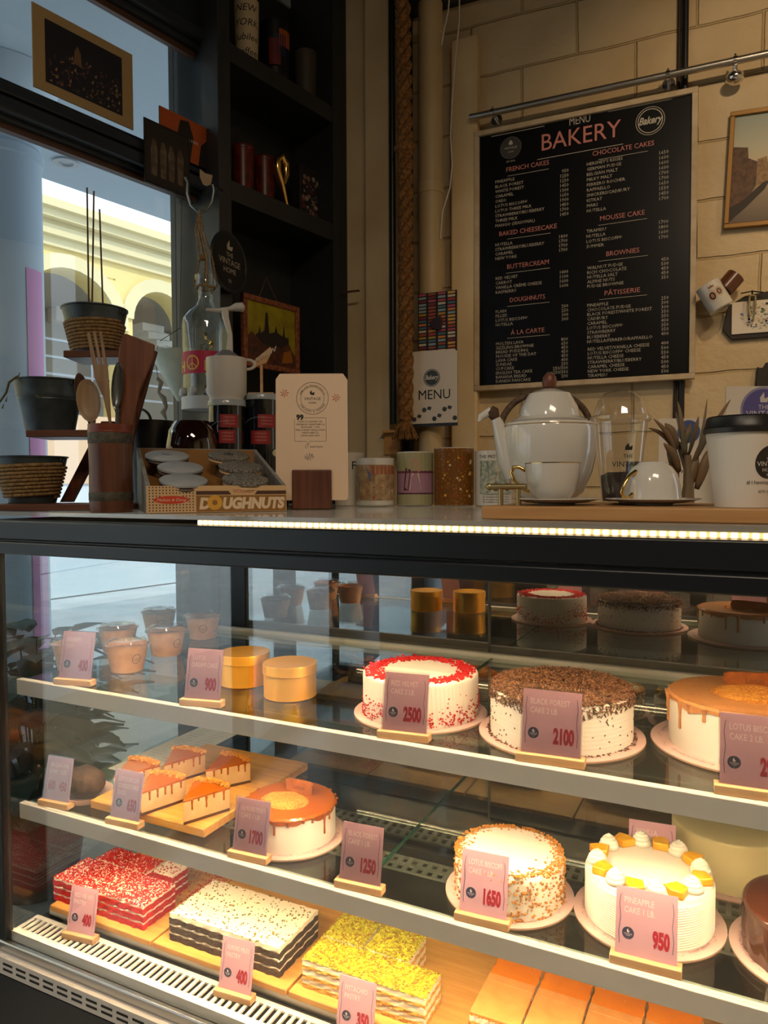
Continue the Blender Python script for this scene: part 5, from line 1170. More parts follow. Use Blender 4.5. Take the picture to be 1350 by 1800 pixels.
# ---- white signs behind the tray things
def signcard(px0, px1, pyt, d, label, ink):
    x, y, _ = ct((px0+px1)/2, d); w = (px1-px0)*d/FPX; h = zat(px0, pyt, d)-ZT
    r = thing('name_sign', label, 'sign', (x, y, ZT+0.001), FACE)
    b = MB().m(M_paper).bb(-w/2, w/2, 0, 0.003, 0, h)
    ink(b, w, h); b.build('panel', r, smooth=None)
    MB().m(M_wood).bb(-w*.3, w*.3, 0.003, 0.03, 0, 0.01).build('foot', r); return r
def ink1(b, w, h):
    S = 1.45/FPX; X = (1340-1322)*S; Z = h-(722-680)*S
    b.m(mat('badge_violet_ring', '8e8aa8', 0.6)).disc(X, Z, 41*S, -.0003, 36); b.m(mat('badge_violet', '5a5490', 0.6)).disc(X, Z, 37*S, -.0005, 36); b.m(M_lwhite)
    b.text('THE', X, Z+2*S, 11*S, -.0007, 'c'); b.text('VINTAGE', X, Z-11*S, 15*S, -.0007, 'c', w=62*S); b.text('HOME', X, Z-24*S, 11*S, -.0007, 'c'); b.flat([(X-6*S, Z+14*S), (X+6*S, Z+14*S), (X+8*S, Z+24*S), (X+1*S, Z+20*S), (X, Z+32*S), (X-7*S, Z+22*S)], -.0007)
signcard(1274, 1370, 681, 1.45, 'white sign with a violet round badge behind the coffee cup', ink1)
def ink2(b, w, h):
    S = 1.55/FPX; b.m(mat('badge_blue', '4a5a8c', 0.6)).disc(-(1203-1208)*S*0, h-(760-737)*S, 20*S, -.0004, 30); b.m(M_ink)
    for k in range(14): b.box((-w*.35+k*w*.05, -.0003, h*.42+0.002*math.sin(k*2)), (.0016, .0003, .007), Ry(.5))
signcard(1157, 1262, 737, 1.55, 'white sign with handwriting, half hidden behind the dried leaves', ink2)
# dark speaker-like block behind the plant
x, y, z = ct(1150, 1.68); o = MB().m(mat('dark_grey_block', '221f1d', 0.6)).bb(-.05, .09, 0, .05, 0, zat(1150, 812, 1.68)-ZT).build('dark_case', loc=(x, y, z), rz=FACE, bevel=.004)
tag(o, 'low dark box behind the upside-down cup', 'box')
# ============================================================ ON THE BACK WALL
def wthing(F, name, label, cat, px, py, off=0.0, group=None):
    a, z = F.hit(px, py, off); return thing(name, label, cat, F.w(a, off, z), F.ang, group), a, z
# ---- menu board
QC = [(828, 236), (1229, 146), (1220, 664), (838, 688)]
pts = [WB.hit(px, py, -0.054) for px, py in QC]
A0 = (pts[0][0]+pts[3][0])/2; A1 = (pts[1][0]+pts[2][0])/2; Z1 = (pts[0][1]+pts[1][1])/2; Z0 = (pts[2][1]+pts[3][1])/2
mb_ = thing('menu_board', 'large black bakery menu board in a white wooden frame', 'menu board', WB.w(A0, -0.024, Z0), WB.ang)
MW, MH = A1-A0, Z1-Z0; fw = 0.020
b = MB().m(mat('white_frame_wood', 'c9b79a', 0.6, col2='b5a081', scale=20, contrast=0.4))
b.bb(0, MW, -.030, -.002, 0, fw).bb(0, MW, -.030, -.002, MH-fw, MH).bb(0, fw, -.030, -.002, fw, MH-fw).bb(MW-fw, MW, -.030, -.002, fw, MH-fw).build('frame', mb_, bevel=.002)
MB().m(mat('menu_black', '090a0e', 0.28)).bb(fw, MW-fw, -.018, -.004, fw, MH-fw).build('panel', mb_)
def mp(zx, zy):
    a, z = WB.hit(820+zx/3.2143, 140+zy/3.2143, -0.0425); return a-A0, z-Z0
b = MB(); Y = -0.0186; M_mt = mat('menu_text_pale', 'b9b2a4', 0.6); M_mp = mat('menu_text_pink', 'c98078', 0.6)
def rule(x0, y0, x1, y1, w=.0022):
    p, q = mp(x0, y0), mp(x1, y1); z_ = (p[1]+q[1])/2; b.m(M_mt).flat([(p[0], z_-w/2), (q[0], z_-w/2), (q[0], z_+w/2), (p[0], z_+w/2)], Y)
def mtext(t, zx, zy, s, mt, al='l', w=None, bold=.0, res=1):
    p = mp(zx, zy); b.m(mt).text(t, p[0], p[1], s, Y, al, bold=bold, res=res, w=w)
def wd(x0, y0, x1, y1): return mp(x1, y1)[0]-mp(x0, y0)[0]
rule(140, 322, 440, 262); rule(800, 184, 1160, 106); rule(400, 455, 885, 360)
mtext('MENU', 640, 248, .042, M_mt, 'c', res=3, w=wd(580, 255, 697, 235)); mtext('BAKERY', 425, 402, .088, M_mp, 'l', res=4, w=wd(425, 405, 872, 315))
def head(t, x0, x1, y, ul=None):
    y1 = y-(x1-x0)*.10; mtext(t, x0, y, .025, M_mp, 'l', res=2, w=wd(x0, y, x1, y-(x1-x0)*.13))
def section(t, x0, x1, y, ux0, ux1, uy, items, ix, iy, step, prices, pr, py):
    head(t, x0, x1, y); rule(ux0, uy, ux1, uy-(ux1-ux0)*.13, .0016)
    for i, s in enumerate(items): mtext(s, ix, iy+i*step, .0165, M_mt)
    for i, s in enumerate(prices): mtext(s, pr, py+i*step*.985, .0175, M_mt, 'r')
section('FRENCH CAKES', 225, 466, 522, 232, 465, 540, ['PINEAPPLE', 'BLACK FOREST', 'WHITE FOREST', 'CARAMEL', 'OREO', 'LOTUS BISCOFF®', 'LOTUS THREE MILK', 'STRAWBERRY/BLUEBERRY', 'THREE MILK', 'MANGO (SEASONAL)'], 163, 587, 27.6, ['950', '1250', '1250', '1450', '1300', '1650', '1900', '1450', '1700', '1450'], 577, 520)
section('BAKED CHEESECAKE', 185, 510, 885, 230, 475, 900, ['NUTELLA', 'STRAWBERRY/BLUEBERRY', 'CARAMEL', 'NEW YORK'], 163, 943, 26, ['1800', '1700', '1700', '1700'], 571, 890)
section('BUTTERCREAM', 230, 465, 1070, 225, 470, 1095, ['RED VELVET', 'CARROT', 'VANILLA CRÈME CHEESE', 'RASPBERRY'], 165, 1133, 26, ['1400', '1100', '1600', '1600'], 575, 1092)
section('DOUGHNUTS', 245, 444, 1258, 230, 470, 1285, ['PLAIN', 'FILLED', 'LOTUS BISCOFF®', 'NUTELLA'], 165, 1320, 25, ['200', '250', '300', '300'], 575, 1285)
section('À LA CARTE', 250, 440, 1442, 230, 470, 1467, ['MOLTEN LAVA', 'SIZZLING BROWNIE', 'BREAD PUDDING', 'MOUSSE OF THE DAY', 'LAVA CAKE', 'SUNDAE', 'CUPCAKE', 'ENGLISH TEA CAKE', 'BANANA BREAD', 'DANISH PANCAKE'], 167, 1502, 23.5, ['800', '650', '450', '450', '450', '400', '250', '250/300', '250/350', '200'], 573, 1473)
section('CHOCOLATE CAKES', 712, 1060, 432, 745, 1025, 446, ["HERSHEY'S KISSES", 'GERMAN FUDGE', 'BELGIAN MALT', 'MILKY MALT', 'FERRERO ROCHER', 'RAFFAELLO', 'SNICKERS/CADBURY', 'KITKAT', 'MARS', 'NUTELLA'], 680, 487, 29.4, ['1650', '1600', '1600', '1600', '1700', '1700', '1650', '1550', '1450', '1700'], 1142, 414)
section('MOUSSE CAKE', 755, 1007, 798, 745, 1020, 822, ['TIRAMISU', 'NUTELLA', 'LOTUS BISCOFF®', 'SUMMER'], 678, 866, 29, ['1700', '1800', '1600', '1700'], 1140, 808)
section('BROWNIES', 790, 976, 998, 745, 1025, 1028, ['WALNUT FUDGE', 'RICH CHOCOLATE', 'NUTELLA SALT', 'ALPINE NUTS', 'FUDGE BROWNIE'], 682, 1074, 26, ['450', '500', '450', '450', '350'], 1142, 1020)
section('PÂTISSERIE', 780, 981, 1220, 750, 1020, 1247, ['PINEAPPLE', 'CHOCOLATE FUDGE', 'BLACK FOREST/WHITE FOREST', 'CADBURY', 'CARAMEL', 'LOTUS BISCOFF®', 'STRAWBERRY', 'BLUEBERRY', 'NUTELLA/FERRERO/RAFFAELLO'], 682, 1285, 25.6, ['250', '300', '300', '350', '350', '400', '350', '350', '400'], 1142, 1240)
for i, (s, p_) in enumerate((('RED VELVET/VANILLA CHEESE', '400'), ('LOTUS BISCOFF® CHEESE', '500'), ('NUTELLA CHEESE', '550'), ('STRAWBERRY/BLUEBERRY', '450'), ('CARAMEL CHEESE', '500'), ('NEW YORK CHEESE', '450'), ('TIRAMISU', '500'))):
    mtext(s, 685, 1532+i*25, .0165, M_mt); mtext(p_, 1142, 1495+i*26.6, .0175, M_mt, 'r')
p = mp(1038, 232); b.m(M_mt).disc(p[0], p[1], .050, Y, 40, r0=.048).disc(p[0], p[1], .043, Y, 40, r0=.040); b.text('Bakery', p[0], p[1]-.010, .036, Y-.0003, 'c', shear=.25, bold=.03, res=3, w=.078)
b.m(mat('menu_badge_grey', '3a3734', 0.6)).disc(mp(250, 385)[0], mp(250, 385)[1], .042, Y, 36); b.m(mat('menu_badge_ring', '5d5a54', 0.6)).disc(mp(250, 385)[0], mp(250, 385)[1], .042, Y-.0001, 36, r0=.0405)
p = mp(250, 385); b.m(M_mt).text('VINTAGE', p[0], p[1]-.004, .012, Y-.0003, 'c'); b.text('HOME', p[0], p[1]-.018, .008, Y-.0003, 'c'); b.flat([(p[0]-.007, p[1]+.012), (p[0]+.007, p[1]+.011), (p[0]+.008, p[1]+.02), (p[0], p[1]+.030), (p[0]-.008, p[1]+.02)], Y-.0003); b.text('EST 2016', p[0], p[1]-.054, .009, Y, 'c')
b.build('menu_lettering', bpy.data.objects['panel'] if 'panel' in bpy.data.objects and bpy.data.objects['panel'].parent == mb_ else mb_, smooth=None)
# ---- rail on wall
a_, z_ = WB.hit(826, 206, -0.07); a2, z2_ = WB.hit(1350, 95, -0.07); zr_ = (z_+z2_)/2
r = thing('wall_rail', 'long chrome rail on brackets above the menu board', 'rail', WB.w(a_, 0, zr_), WB.ang)
L = a2-a_+0.5
b = MB().m(M_steel).tube([(0, -.07, 0), (L, -.07, 0)], .0125, 16).build('rod', r)
for px_ in (866, 1174, 1292):
    aa = WB.hit(px_, 150, -.07)[0]-a_
    b = MB().m(M_chrome).tube([(aa, 0, .0), (aa, -.07, 0)], .006, 10).tube([(aa, -.07, -.016), (aa, -.07, .022)], .004, 8)
    b.lathe([(.016, -.006), (.016, .006)], 16, c=(aa, -.07, 0), R=Ry(PI/2))
    if px_ == 1292: b.ell((aa, -.045, -.045), (.030, .030, .024), 24, 12); b.tube([(aa, -.05, -.03), (aa, -.07, 0)], .008, 10)
    else: b.cyl((aa, 0, 0), .022, .008, 20, R=Rx(PI/2))
    b.build('bracket', r)
# ---- black conduits
def conduit(px, y0, y1, off, R, label, F=WB, mt=None):
    a, z1 = F.hit(px, y0, off) if y0 is not None else (F.hit(px, 400, off)[0], CEIL); z0 = F.hit(px, y1, off)[1] if y1 is not None else 0.0
    o = MB().m(mt or M_case).cyl((0, 0, 0), R, z1-z0, 16).build('conduit_pipe', loc=F.w(a, off, z0)); return tag(o, label, 'pipe')
conduit(1201, None, None, -.012, .011, 'black conduit pipe running down behind the menu board'); conduit(1190, None, None, -.007, .006, 'thin dark cable beside the black conduit behind the menu board', mt=mat('cable_brown', '2e2018', 0.6))
conduit(690, None, 745, -.18, .013, 'black conduit pipe between the pillar and the rope'); conduit(717, None, 900, -.03, .022, 'wide black duct behind the rope')
# ---- white pipe
a, _ = WB.hit(757, 300, -.13); _, z1 = WB.hit(757, 8, -.13)
r = thing('drain_pipe', 'cream painted round drain pipe beside the menu board', 'pipe', WB.w(a, -.13, 0), WB.ang)
M_pp = mat('pipe_paint', 'c4ad84', 0.5, col2='b89f74', scale=4, contrast=0.3); PR = .0475
b = MB().m(M_pp).cyl((0, 0, 0), PR, z1, 40).build('pipe', r)
for py in (50, 330, 640):
    _, zz = WB.hit(757, py, -.13); MB().m(M_pp).lathe([(PR, -.03), (PR+.003, -.028), (PR+.003, .012), (PR, .014)], 40, c=(0, 0, zz)).build('collar', r)
# ---- thin cords
def cord(pxs, off, R, label, mt, name='hanging_cord', F=WB):
    P_ = [F.w(*(lambda h: (h[0], off, h[1]))(F.hit(x_, y_, off))) for x_, y_ in pxs]; o = MB().m(mt).tube([p-P_[0] for p in P_], R, 8).build(name, loc=P_[0], smooth=60); return tag(o, label, 'cord')
cord([(791, -20), (788, 20), (780, 55), (776, 80)], -.19, .003, 'short pale cord curving to the top of the drain pipe', M_lwhite)
cord([(808, -20), (807, 40), (800, 110), (795, 170), (792, 240), (795, 290), (791, 330), (778, 372), (774, 420)], -.15, .003, 'long pale cord hanging between the drain pipe and the pilaster', M_lwhite)
cord([(702, 350), (704, 400), (712, 480), (722, 560)], -.185, .004, 'dark cord dangling behind the rope', M_case)
# ---- rope
M_jute2 = mat('thick_rope', '9a6c3a', 0.9, col2='664420', scale=90, contrast=0.5, bump=0.8, bscale=120)
a, _ = WB.hit(712, 400, -.24); zz1 = CEIL-0.002; _, zz0 = WB.hit(712, 735, -.24)
r = thing('thick_rope', 'thick twisted brown rope hanging beside the drain pipe with a frayed tassel', 'rope', WB.w(a, -.24, zz0), WB.ang)
Lr = zz1-zz0; n = 150
for s in range(3):
    b = MB().m(M_jute2); b.tube([(0.0165*math.cos(2*PI*(k/n*Lr/.16)+s*2*PI/3)+.012*math.sin(k/n*3)-.02*k/n, 0.0165*math.sin(2*PI*(k/n*Lr/.16)+s*2*PI/3), Lr*k/n) for k in range(n+1)], .0155, 8); b.build('strand', r, smooth=60)
MB().m(M_jute2).ell((.0, 0, zat(712, 215, 2.6)-zz0), (.045, .03, .025), 16, 10).ell((.0, 0, 0), (.024, .024, .02), 16, 10).build('knot', r, smooth=60)
b = MB().m(M_jute2)
for k in range(70):
    an = random.random()*2*PI; q = random.uniform(.2, 1); b.tube([(0, 0, -.005), (.03*q*math.cos(an), .03*q*math.sin(an), -.03), (.062*q*math.cos(an), .05*q*math.sin(an), -.075-.01*random.random())], [.006, .0045, .0025], 5)
o = b.build('tassel', r, smooth=60); o['kind'] = 'stuff'
# ---- patterned card and clipboard
d = -0.20
a, z1 = WB.hit(735, 517, d); a2, z0 = WB.hit(803, 622, d)
r = thing('spool_picture', 'card printed with coloured stripes hung above the menu clipboard', 'picture', WB.w(a, d, z0), WB.ang); w, h = a2-a, z1-z0
b = MB().m(M_ink).bb(0, w, 0, .004, 0, h); cols = ['b0872c', '9a4a2c', 'c8b89a', '4f6a78', 'a83a2c', 'd0a04a', '7a2c34', '8aa0a0', 'c87a3c', 'b04a5c']; rnd = random.Random(8)
for i in range(4):
    for j in range(19):
        c_ = rnd.choice(cols); b.m(mat('stripe_'+c_, c_, 0.6)); x0_ = w*(i+.08)/4; z_ = h*(j+.1)/19; b.flat([(x0_, z_), (x0_+w*.19, z_+.001), (x0_+w*.19, z_+h*.036), (x0_, z_+h*.036)], -.0004)
b.build('card', r, smooth=None)
MB().m(mat('dark_flower', '2c1820', 0.6)).prism([(w*.5+.032*math.cos(t*PI/3)*(1 if t % 2 else .75), h*.5+.032*math.sin(t*PI/3)*(1 if t % 2 else .75)) for t in range(6)], -.010, -.002).build('dark_rosette', r, bevel=.002)
a, z1 = WB.hit(716, 620, d); a2, z0 = WB.hit(805, 748, d); d2 = d-.006
r = thing('menu_clipboard', 'white menu card with round badge on a dark clipboard by the drain pipe', 'menu', WB.w(a, d2, z0), WB.ang); w, h = a2-a, z1-z0
MB().m(M_black).bb(0, w, .002, .006, 0, h*.95).build('clipboard', r)
b = MB().m(M_paper).prism([(0, .012), (w, .012), (w, h-.012), (w-.012, h), (0, h)], 0, .0015); f = -.0004
b.m(mat('badge_slate', '3d4648', 0.6)).disc(w*.50, h*.64, .034, f, 32); b.m(M_lwhite).disc(w*.50, h*.64, .031, f-.0002, 32, r0=.029).text('Bakery', w*.5, h*.62, .024, f-.0003, 'c', shear=.2, bold=.03, w=.052); b.m(M_ink).text('MENU', w*.55, h*.36, .052, f-.0002, 'c', res=3, w=w*.62)
b.m(mat('badge_slate', '3d4648', 0.6))
for k in range(5): b.prism([(w*(.15+.2*k)+.010*math.cos(t*PI/3), h*(.22 if k % 2 else .10)+.010*math.sin(t*PI/3)) for t in range(6)], f-.0001, f)
for k in range(4): b.prism([(w*(.25+.2*k)+.011*math.cos(t*PI/2+.4), h*(.24 if k % 2 else .14)+.009*math.sin(t*PI/2+.4)) for t in range(4)], f-.0001, f)
b.build('menu_sheet', r, smooth=None)
# nail on pillar, small yellow bracket low on the pillar
a, z = WB.hit(617, 522, -.10); a2, _ = WB.hit(645, 522, -.10)
tag(MB().m(M_dwood).bb(0, a2-a, -.012, 0, -.003, .003).build('twig_peg', loc=WB.w(a, -.17, z), rz=WB.ang), 'thin dark twig sticking across the plaster pillar', 'twig')
a, z = WB.hit(676, 790, -.17); tag(MB().m(M_board).bb(0, .055, -.01, 0, -.02, .075).bb(0, .055, -.035, -.01, .065, .075).build('corner_bracket', loc=WB.w(a, -.162, z), rz=WB.ang), 'small yellowish bracket low on the plaster pillar', 'bracket')
# ---- canal picture
A_ = [WB.hit(px, py, -.02) for px, py in ((1284, 190), (1262, 404))]; a2, _ = WB.hit(1500, 300, -.02)
a = (A_[0][0]+A_[1][0])/2; z1, z0 = A_[0][1]-.015, A_[1][1]+.0
r = thing('framed_picture', 'gold framed canal view picture hanging tilted at the right edge', 'picture', WB.w(a, -.004, z0), WB.ang); r.rotation_euler[1] = 0.045
w, h = a2-a, z1-z0
b = MB().m(mat('picture_gold', '8a6428', 0.45, 0.3)); k = .016; b.bb(0, w, -.022, 0, 0, k).bb(0, w, -.022, 0, h-k, h).bb(0, k, -.022, 0, k, h-k).bb(w-k, w, -.022, 0, k, h-k).build('frame', r, bevel=.002)
def grad_mat():
    m = bpy.data.materials.new('painted_view'); m.use_nodes = True; N = m.node_tree.nodes; L_ = m.node_tree.links; bs = N['Principled BSDF']; bs.inputs['Roughness'].default_value = .5
    tc = N.new('ShaderNodeTexCoord'); sx = N.new('ShaderNodeSeparateXYZ'); L_.new(tc.outputs['Object'], sx.inputs[0]); dv = N.new('ShaderNodeMath'); dv.operation = 'DIVIDE'; dv.inputs[1].default_value = h; L_.new(sx.outputs['Z'], dv.inputs[0])
    rp = N.new('ShaderNodeValToRGB'); e = rp.color_ramp.elements; e[0].position = 0; e[0].color = (*hx('4e3d2e'), 1); e[1].position = 1; e[1].color = (*hx('8c9a94'), 1)
    for p_, c_ in ((.3, '8a7a62'), (.52, 'c8b48c'), (.7, 'b5b49c')): q = e.new(p_); q.color = (*hx(c_), 1)
    L_.new(dv.outputs[0], rp.inputs[0]); L_.new(rp.outputs[0], bs.inputs['Base Color']); return m
b = MB().m(grad_mat()).bb(k, w-k, -.012, -.008, k, h-k)
Pp = lambda u, v: (k+(w-2*k)*u, k+(h-2*k)*v)
b.m(mat('pic_brown', '6a4a32', 0.6, col2='4c3424', scale=60)); b.flat([Pp(0, .0), Pp(0, .72), Pp(.13, .70), Pp(.14, .60), Pp(.22, .56), Pp(.22, .34), Pp(0.1, .12)], -.0124)
b.m(mat('pic_tan', 'a08058', 0.6, col2='7c6044', scale=80)); b.flat([Pp(.22, .34), Pp(.22, .58), Pp(.30, .60), Pp(.32, .50), Pp(.40, .52), Pp(.42, .58), Pp(.45, .50), Pp(.55, .52), Pp(.55, .36)], -.0122)
b.m(mat('pic_dark', '2e241c', 0.6)); b.flat([Pp(0, .02), Pp(.14, .14), Pp(.30, .30), Pp(.34, .38), Pp(.28, .36), Pp(.1, .2), Pp(0, .16)], -.0126)
b.flat([Pp(.62, .3), Pp(1, .1), Pp(1, .8), Pp(.8, .75), Pp(.7, .55)], -.0124); b.flat([Pp(.7, .0), Pp(1, 0), Pp(1, .1), Pp(.75, .06)], -.0126)
b.build('painting', r, smooth=None)
# ---- hung mugs and ornament board at the right
def hung_mug(px, py, Rm, hm, label, body, tilt, yaw, art=None, off=-.075):
    a, z = WB.hit(px, py, off); r = thing('wall_mug', label, 'mug', WB.w(a, off, z), WB.ang); T = Rz(yaw) @ Ry(tilt)
    b = MB(); b.M = T.to_4x4() @ Matrix.Translation((0, 0, -hm/2)); mug_geo(b.m(body), Rm, hm, 40); b.build('mug_body', r)
    if art: b = MB(); b.M = T.to_4x4() @ Matrix.Translation((0, 0, -hm/2)); art(b, Rm+.0005, hm); b.build('printed_portrait', r, smooth=None)
    b = MB(); b.M = T.to_4x4() @ Matrix.Translation((0, 0, -hm/2)); b.m(body).tube([((Rm-.002+.026*math.sin(t))*math.cos(2.0), (Rm-.002+.026*math.sin(t))*math.sin(2.0), hm*.5+hm*.3*math.cos(t)) for t in [PI*k/12 for k in range(13)]], .005, 8).build('handle', r, smooth=60)
    MB().m(M_case).tube([(0, .074, .03), (0, .04, .02)], .003, 6).build('wall_hook', r)
def art_port(b, rr, h):
    for (x_, z_, s_, c_) in ((-.012, h*.5, .017, 'c8a888'), (.014, h*.55, .014, 'b89a80')):
        b.m(mat('frame_oval_'+c_, c_, 0.5)); wpoly(b, rr+.0001, [(x_+s_*math.cos(t), z_+s_*1.2*math.sin(t)) for t in [PI*j/8 for j in range(16)]])
        b.m(mat('hair_dark', '2c1c18', 0.5)); wpoly(b, rr+.0002, [(x_+s_*.6*math.cos(t), z_+s_*.8*math.sin(t)) for t in [PI*j/8 for j in range(16)]])
        b.m(mat('face_tone', 'b07858', 0.5)); wpoly(b, rr+.0003, [(x_+s_*.3*math.cos(t), z_+s_*.5*math.sin(t)) for t in [PI*j/8 for j in range(16)]])
    b.m(mat('crown_rust', '8a4a24', 0.5)); wpoly(b, rr+.0003, [(-.01, h*.78), (.006, h*.78), (.008, h*.86), (.003, h*.82), (-.002, h*.88), (-.006, h*.82), (-.012, h*.86)])
hung_mug(1256, 522, .042, .098, 'white commemorative mug with two oval portraits, hung tilted on the wall', M_china, -0.5, 0.1, art_port)
hung_mug(1283, 497, .032, .06, 'small brown clay mug hung tilted above the white mug', mat('clay_brown', '5c3420', 0.3, coat=.4), 0.7, 0.2, off=-.06)
a, z0 = WB.hit(1286, 588, -.02); a2, z1 = WB.hit(1400, 524, -.02)
r = thing('ornament_board', 'dark slab holding a white sheet printed with a doodle collage', 'wall board', WB.w(a, -.004, z0), WB.ang); w, h = a2-a, z1-z0+.005
MB().m(mat('slate_dark', '2a2420', 0.7)).prism([(-.03, .02), (.0, -.018), (w, -.018), (w, h), (w*.6, h+.03), (w*.2, h+.02), (-.012, h-.01)], -.012, 0).build('slab', r, bevel=.002)
b = MB().m(M_paper).bb(0, w, -.016, -.013, 0, h); rnd = random.Random(5)
for k in range(110):
    an = rnd.random()*2*PI; q = math.sqrt(rnd.random()); x_, z_ = w*.46+q*w*.33*math.cos(an), h*.5+q*h*.40*math.sin(an); s_ = rnd.uniform(.002, .006)
    b.m([MATS['art_grey'], MATS['art_leafy'], MATS['aged_brass'], M_ink, MATS['art_blue'], MATS['art_pale']][k % 6]); b.disc(x_, z_, s_, -.0163-k*.000003, 7, rz=s_*rnd.uniform(.4, 1))
b.build('collage_sheet', r, smooth=None)
a, z = WB.hit(1322, 540, -.04)
r = thing('old_corkscrew', 'old brass corkscrew with wire handle hung over the collage sheet', 'corkscrew', WB.w(a, -.035, z), WB.ang)
MB().m(MATS['aged_brass']).tube([(-.008, 0, .035), (-.010, 0, .0), (-.004, 0, -.03)], .004, 8).tube([(.010, 0, .035), (.010, 0, .0), (.004, 0, -.05)], [.004, .004, .002], 8).tube([(-.010, 0, .036), (0, 0, .042), (.012, 0, .036)], .0035, 8).build('arms', r)
MB().m(M_case).tube([(-.035, 0, .052), (0, 0, .056), (.035, 0, .048)], .002, 6).tube([(0, 0, .04), (0, .0, .058)], .003, 6).build('wire_handle', r)
a, z0 = WB.hit(1328, 680, -.02); a2, z1 = WB.hit(1400, 640, -.02)
tag(MB().m(mat('slate_dark', '2a2420', 0.7)).prism([(0, 0), (a2-a, 0), (a2-a, z1-z0+.02), (.03, z1-z0+.012), (.02, z1-z0-.01), (.005, z1-z0)], -.02, 0).build('iron_ornament', loc=WB.w(a, -.001, z0), rz=WB.ang, bevel=.003), 'dark iron ornament on the wall above the violet sign, cut by the edge', 'ornament')

# ============================================================ ON THE WINDOW WALL AND ITS SHELVES
def wposter(px0, py0, px1, py1, off, name, label, art, th=.004, mtb=None, side=None, cat='picture', tilt=0):
    a0_, z1_ = WW.hit(px0, py0, off); a1_, _ = WW.hit(px1, py0, off); z0_ = WW.hit(px0, py1, off)[1]
    r = thing(name, label, cat, WW.w(a0_, off, z0_), WW.ang); w, h = a1_-a0_, z1_-z0_
    b = MB().m(mtb or M_ink).bb(0, w, 0, th, 0, h); art(b, w, h, -.0005); b.build('print', r, smooth=None); return r, w, h
def art_city(b, w, h, f):
    b.m(mat('night_blue', '14141f', 0.5)).flat([(w*.11, h*.12), (w*.88, h*.12), (w*.88, h*.88), (w*.11, h*.88)], f); rnd = random.Random(2)
    ms = [mat('night_'+c, c, 0.5) for c in ('6a5034', '8c7048', '3c2c28', '50303c')]
    for k in range(150):
        x_ = rnd.uniform(.13, .85)*w; z_ = (.14+.42*rnd.random()**1.4)*h; b.m(ms[k % 4]).flat([(x_, z_), (x_+w*.02, z_), (x_+w*.02, z_+h*rnd.choice((.012, .03, .05))), (x_, z_+h*.012)], f-.0002)
    b.m(ms[0]).flat([(w*.38, h*.5), (w*.46, h*.5), (w*.45, h*.66), (w*.42, h*.74), (w*.39, h*.66)], f-.0003)
wposter(56, 2, 231, 150, -.028, 'night_city_print', 'brown-bordered print of a lit night cityscape leaning in the upper window', art_city, mtb=mat('print_border', '9c8358', 0.6))
def art_band(b, w, h, f):
    b.m(mat('sepia_dark', '241d18', 0.5)).flat([(w*.03, h*.04), (w*.97, h*.04), (w*.97, h*.96), (w*.03, h*.96)], f)
    b.m(mat('sepia_light', '6e5c48', 0.5, col2='4a3c2e', scale=40))
    for k, x_ in enumerate((.2, .4, .58, .78)): b.flat([(w*(x_-.06), h*.15), (w*(x_+.06), h*.15), (w*(x_+.08), h*(.55+.05*(k % 2))), (w*(x_+.03), h*.72), (w*(x_-.03), h*.72), (w*(x_-.07), h*.55)], f-.0002)
def art_orange(b, w, h, f):
    b.m(mat('poster_orange', 'a34a18', 0.5)).flat([(0, 0), (w, 0), (w, h), (0, h)], f)
    b.m(mat('poster_black', '1c1512', 0.5)).flat([(w*.1, 0), (w*.62, 0), (w*.70, h*.6), (w*.6, h*.95), (w*.42, h*.9), (w*.35, h*.5), (w*.2, h*.45)], f-.0002).flat([(w*.8, 0), (w, 0), (w, h*.7), (w*.86, h*.5)], f-.0002)
    b.m(M_lwhite).text('STEAL THE FIRE', w*.5, h*.48, h*.09, f-.0004, 'c', w=w*.6)
wposter(280, 185, 363, 262, -.036, 'orange_poster', 'orange and black square sleeve behind the dark photo, by the window post', art_orange)
wposter(253, 205, 332, 318, -.046, 'dark_photograph', 'dark group photograph pinned over the window transom', art_band)
# round black shop sign
a, z = WW.hit(401, 462, -.12); e0 = WW.hit(375, 462, -.02)[0]; e1 = WW.hit(428, 462, -.02)[0]; R_s = (WW.hit(401, 412, -.12)[1]-WW.hit(401, 512, -.12)[1])/2
r = thing('round_shop_sign', 'round black shop sign with a pale ring rim on the shelf post', 'sign', WW.w(a, -.128, z), WW.ang+0.22)
b = MB().m(M_ink).prism([(R_s*math.cos(t*PI/20), R_s*math.sin(t*PI/20)) for t in range(40)], 0, .012)
b.m(M_mt).text('THE', 0, R_s*.18, R_s*.22, -.0004, 'c').text('VINTAGE', 0, -R_s*.10, R_s*.30, -.0004, 'c').text('HOME', 0, -R_s*.38, R_s*.26, -.0004, 'c').text('N', 0, -R_s*.72, R_s*.2, -.0004, 'c').flat([(-R_s*.14, R_s*.42), (R_s*.14, R_s*.42), (R_s*.2, R_s*.58), (0, R_s*.54), (0, R_s*.78), (-R_s*.15, R_s*.58)], -.0004)
b.build('sign_disc', r, smooth=30); MB().m(M_frame).tube([(R_s*math.cos(t*PI/20), .003, R_s*math.sin(t*PI/20)) for t in range(40)], .006, 8, closed=True).build('rim', r, smooth=60)
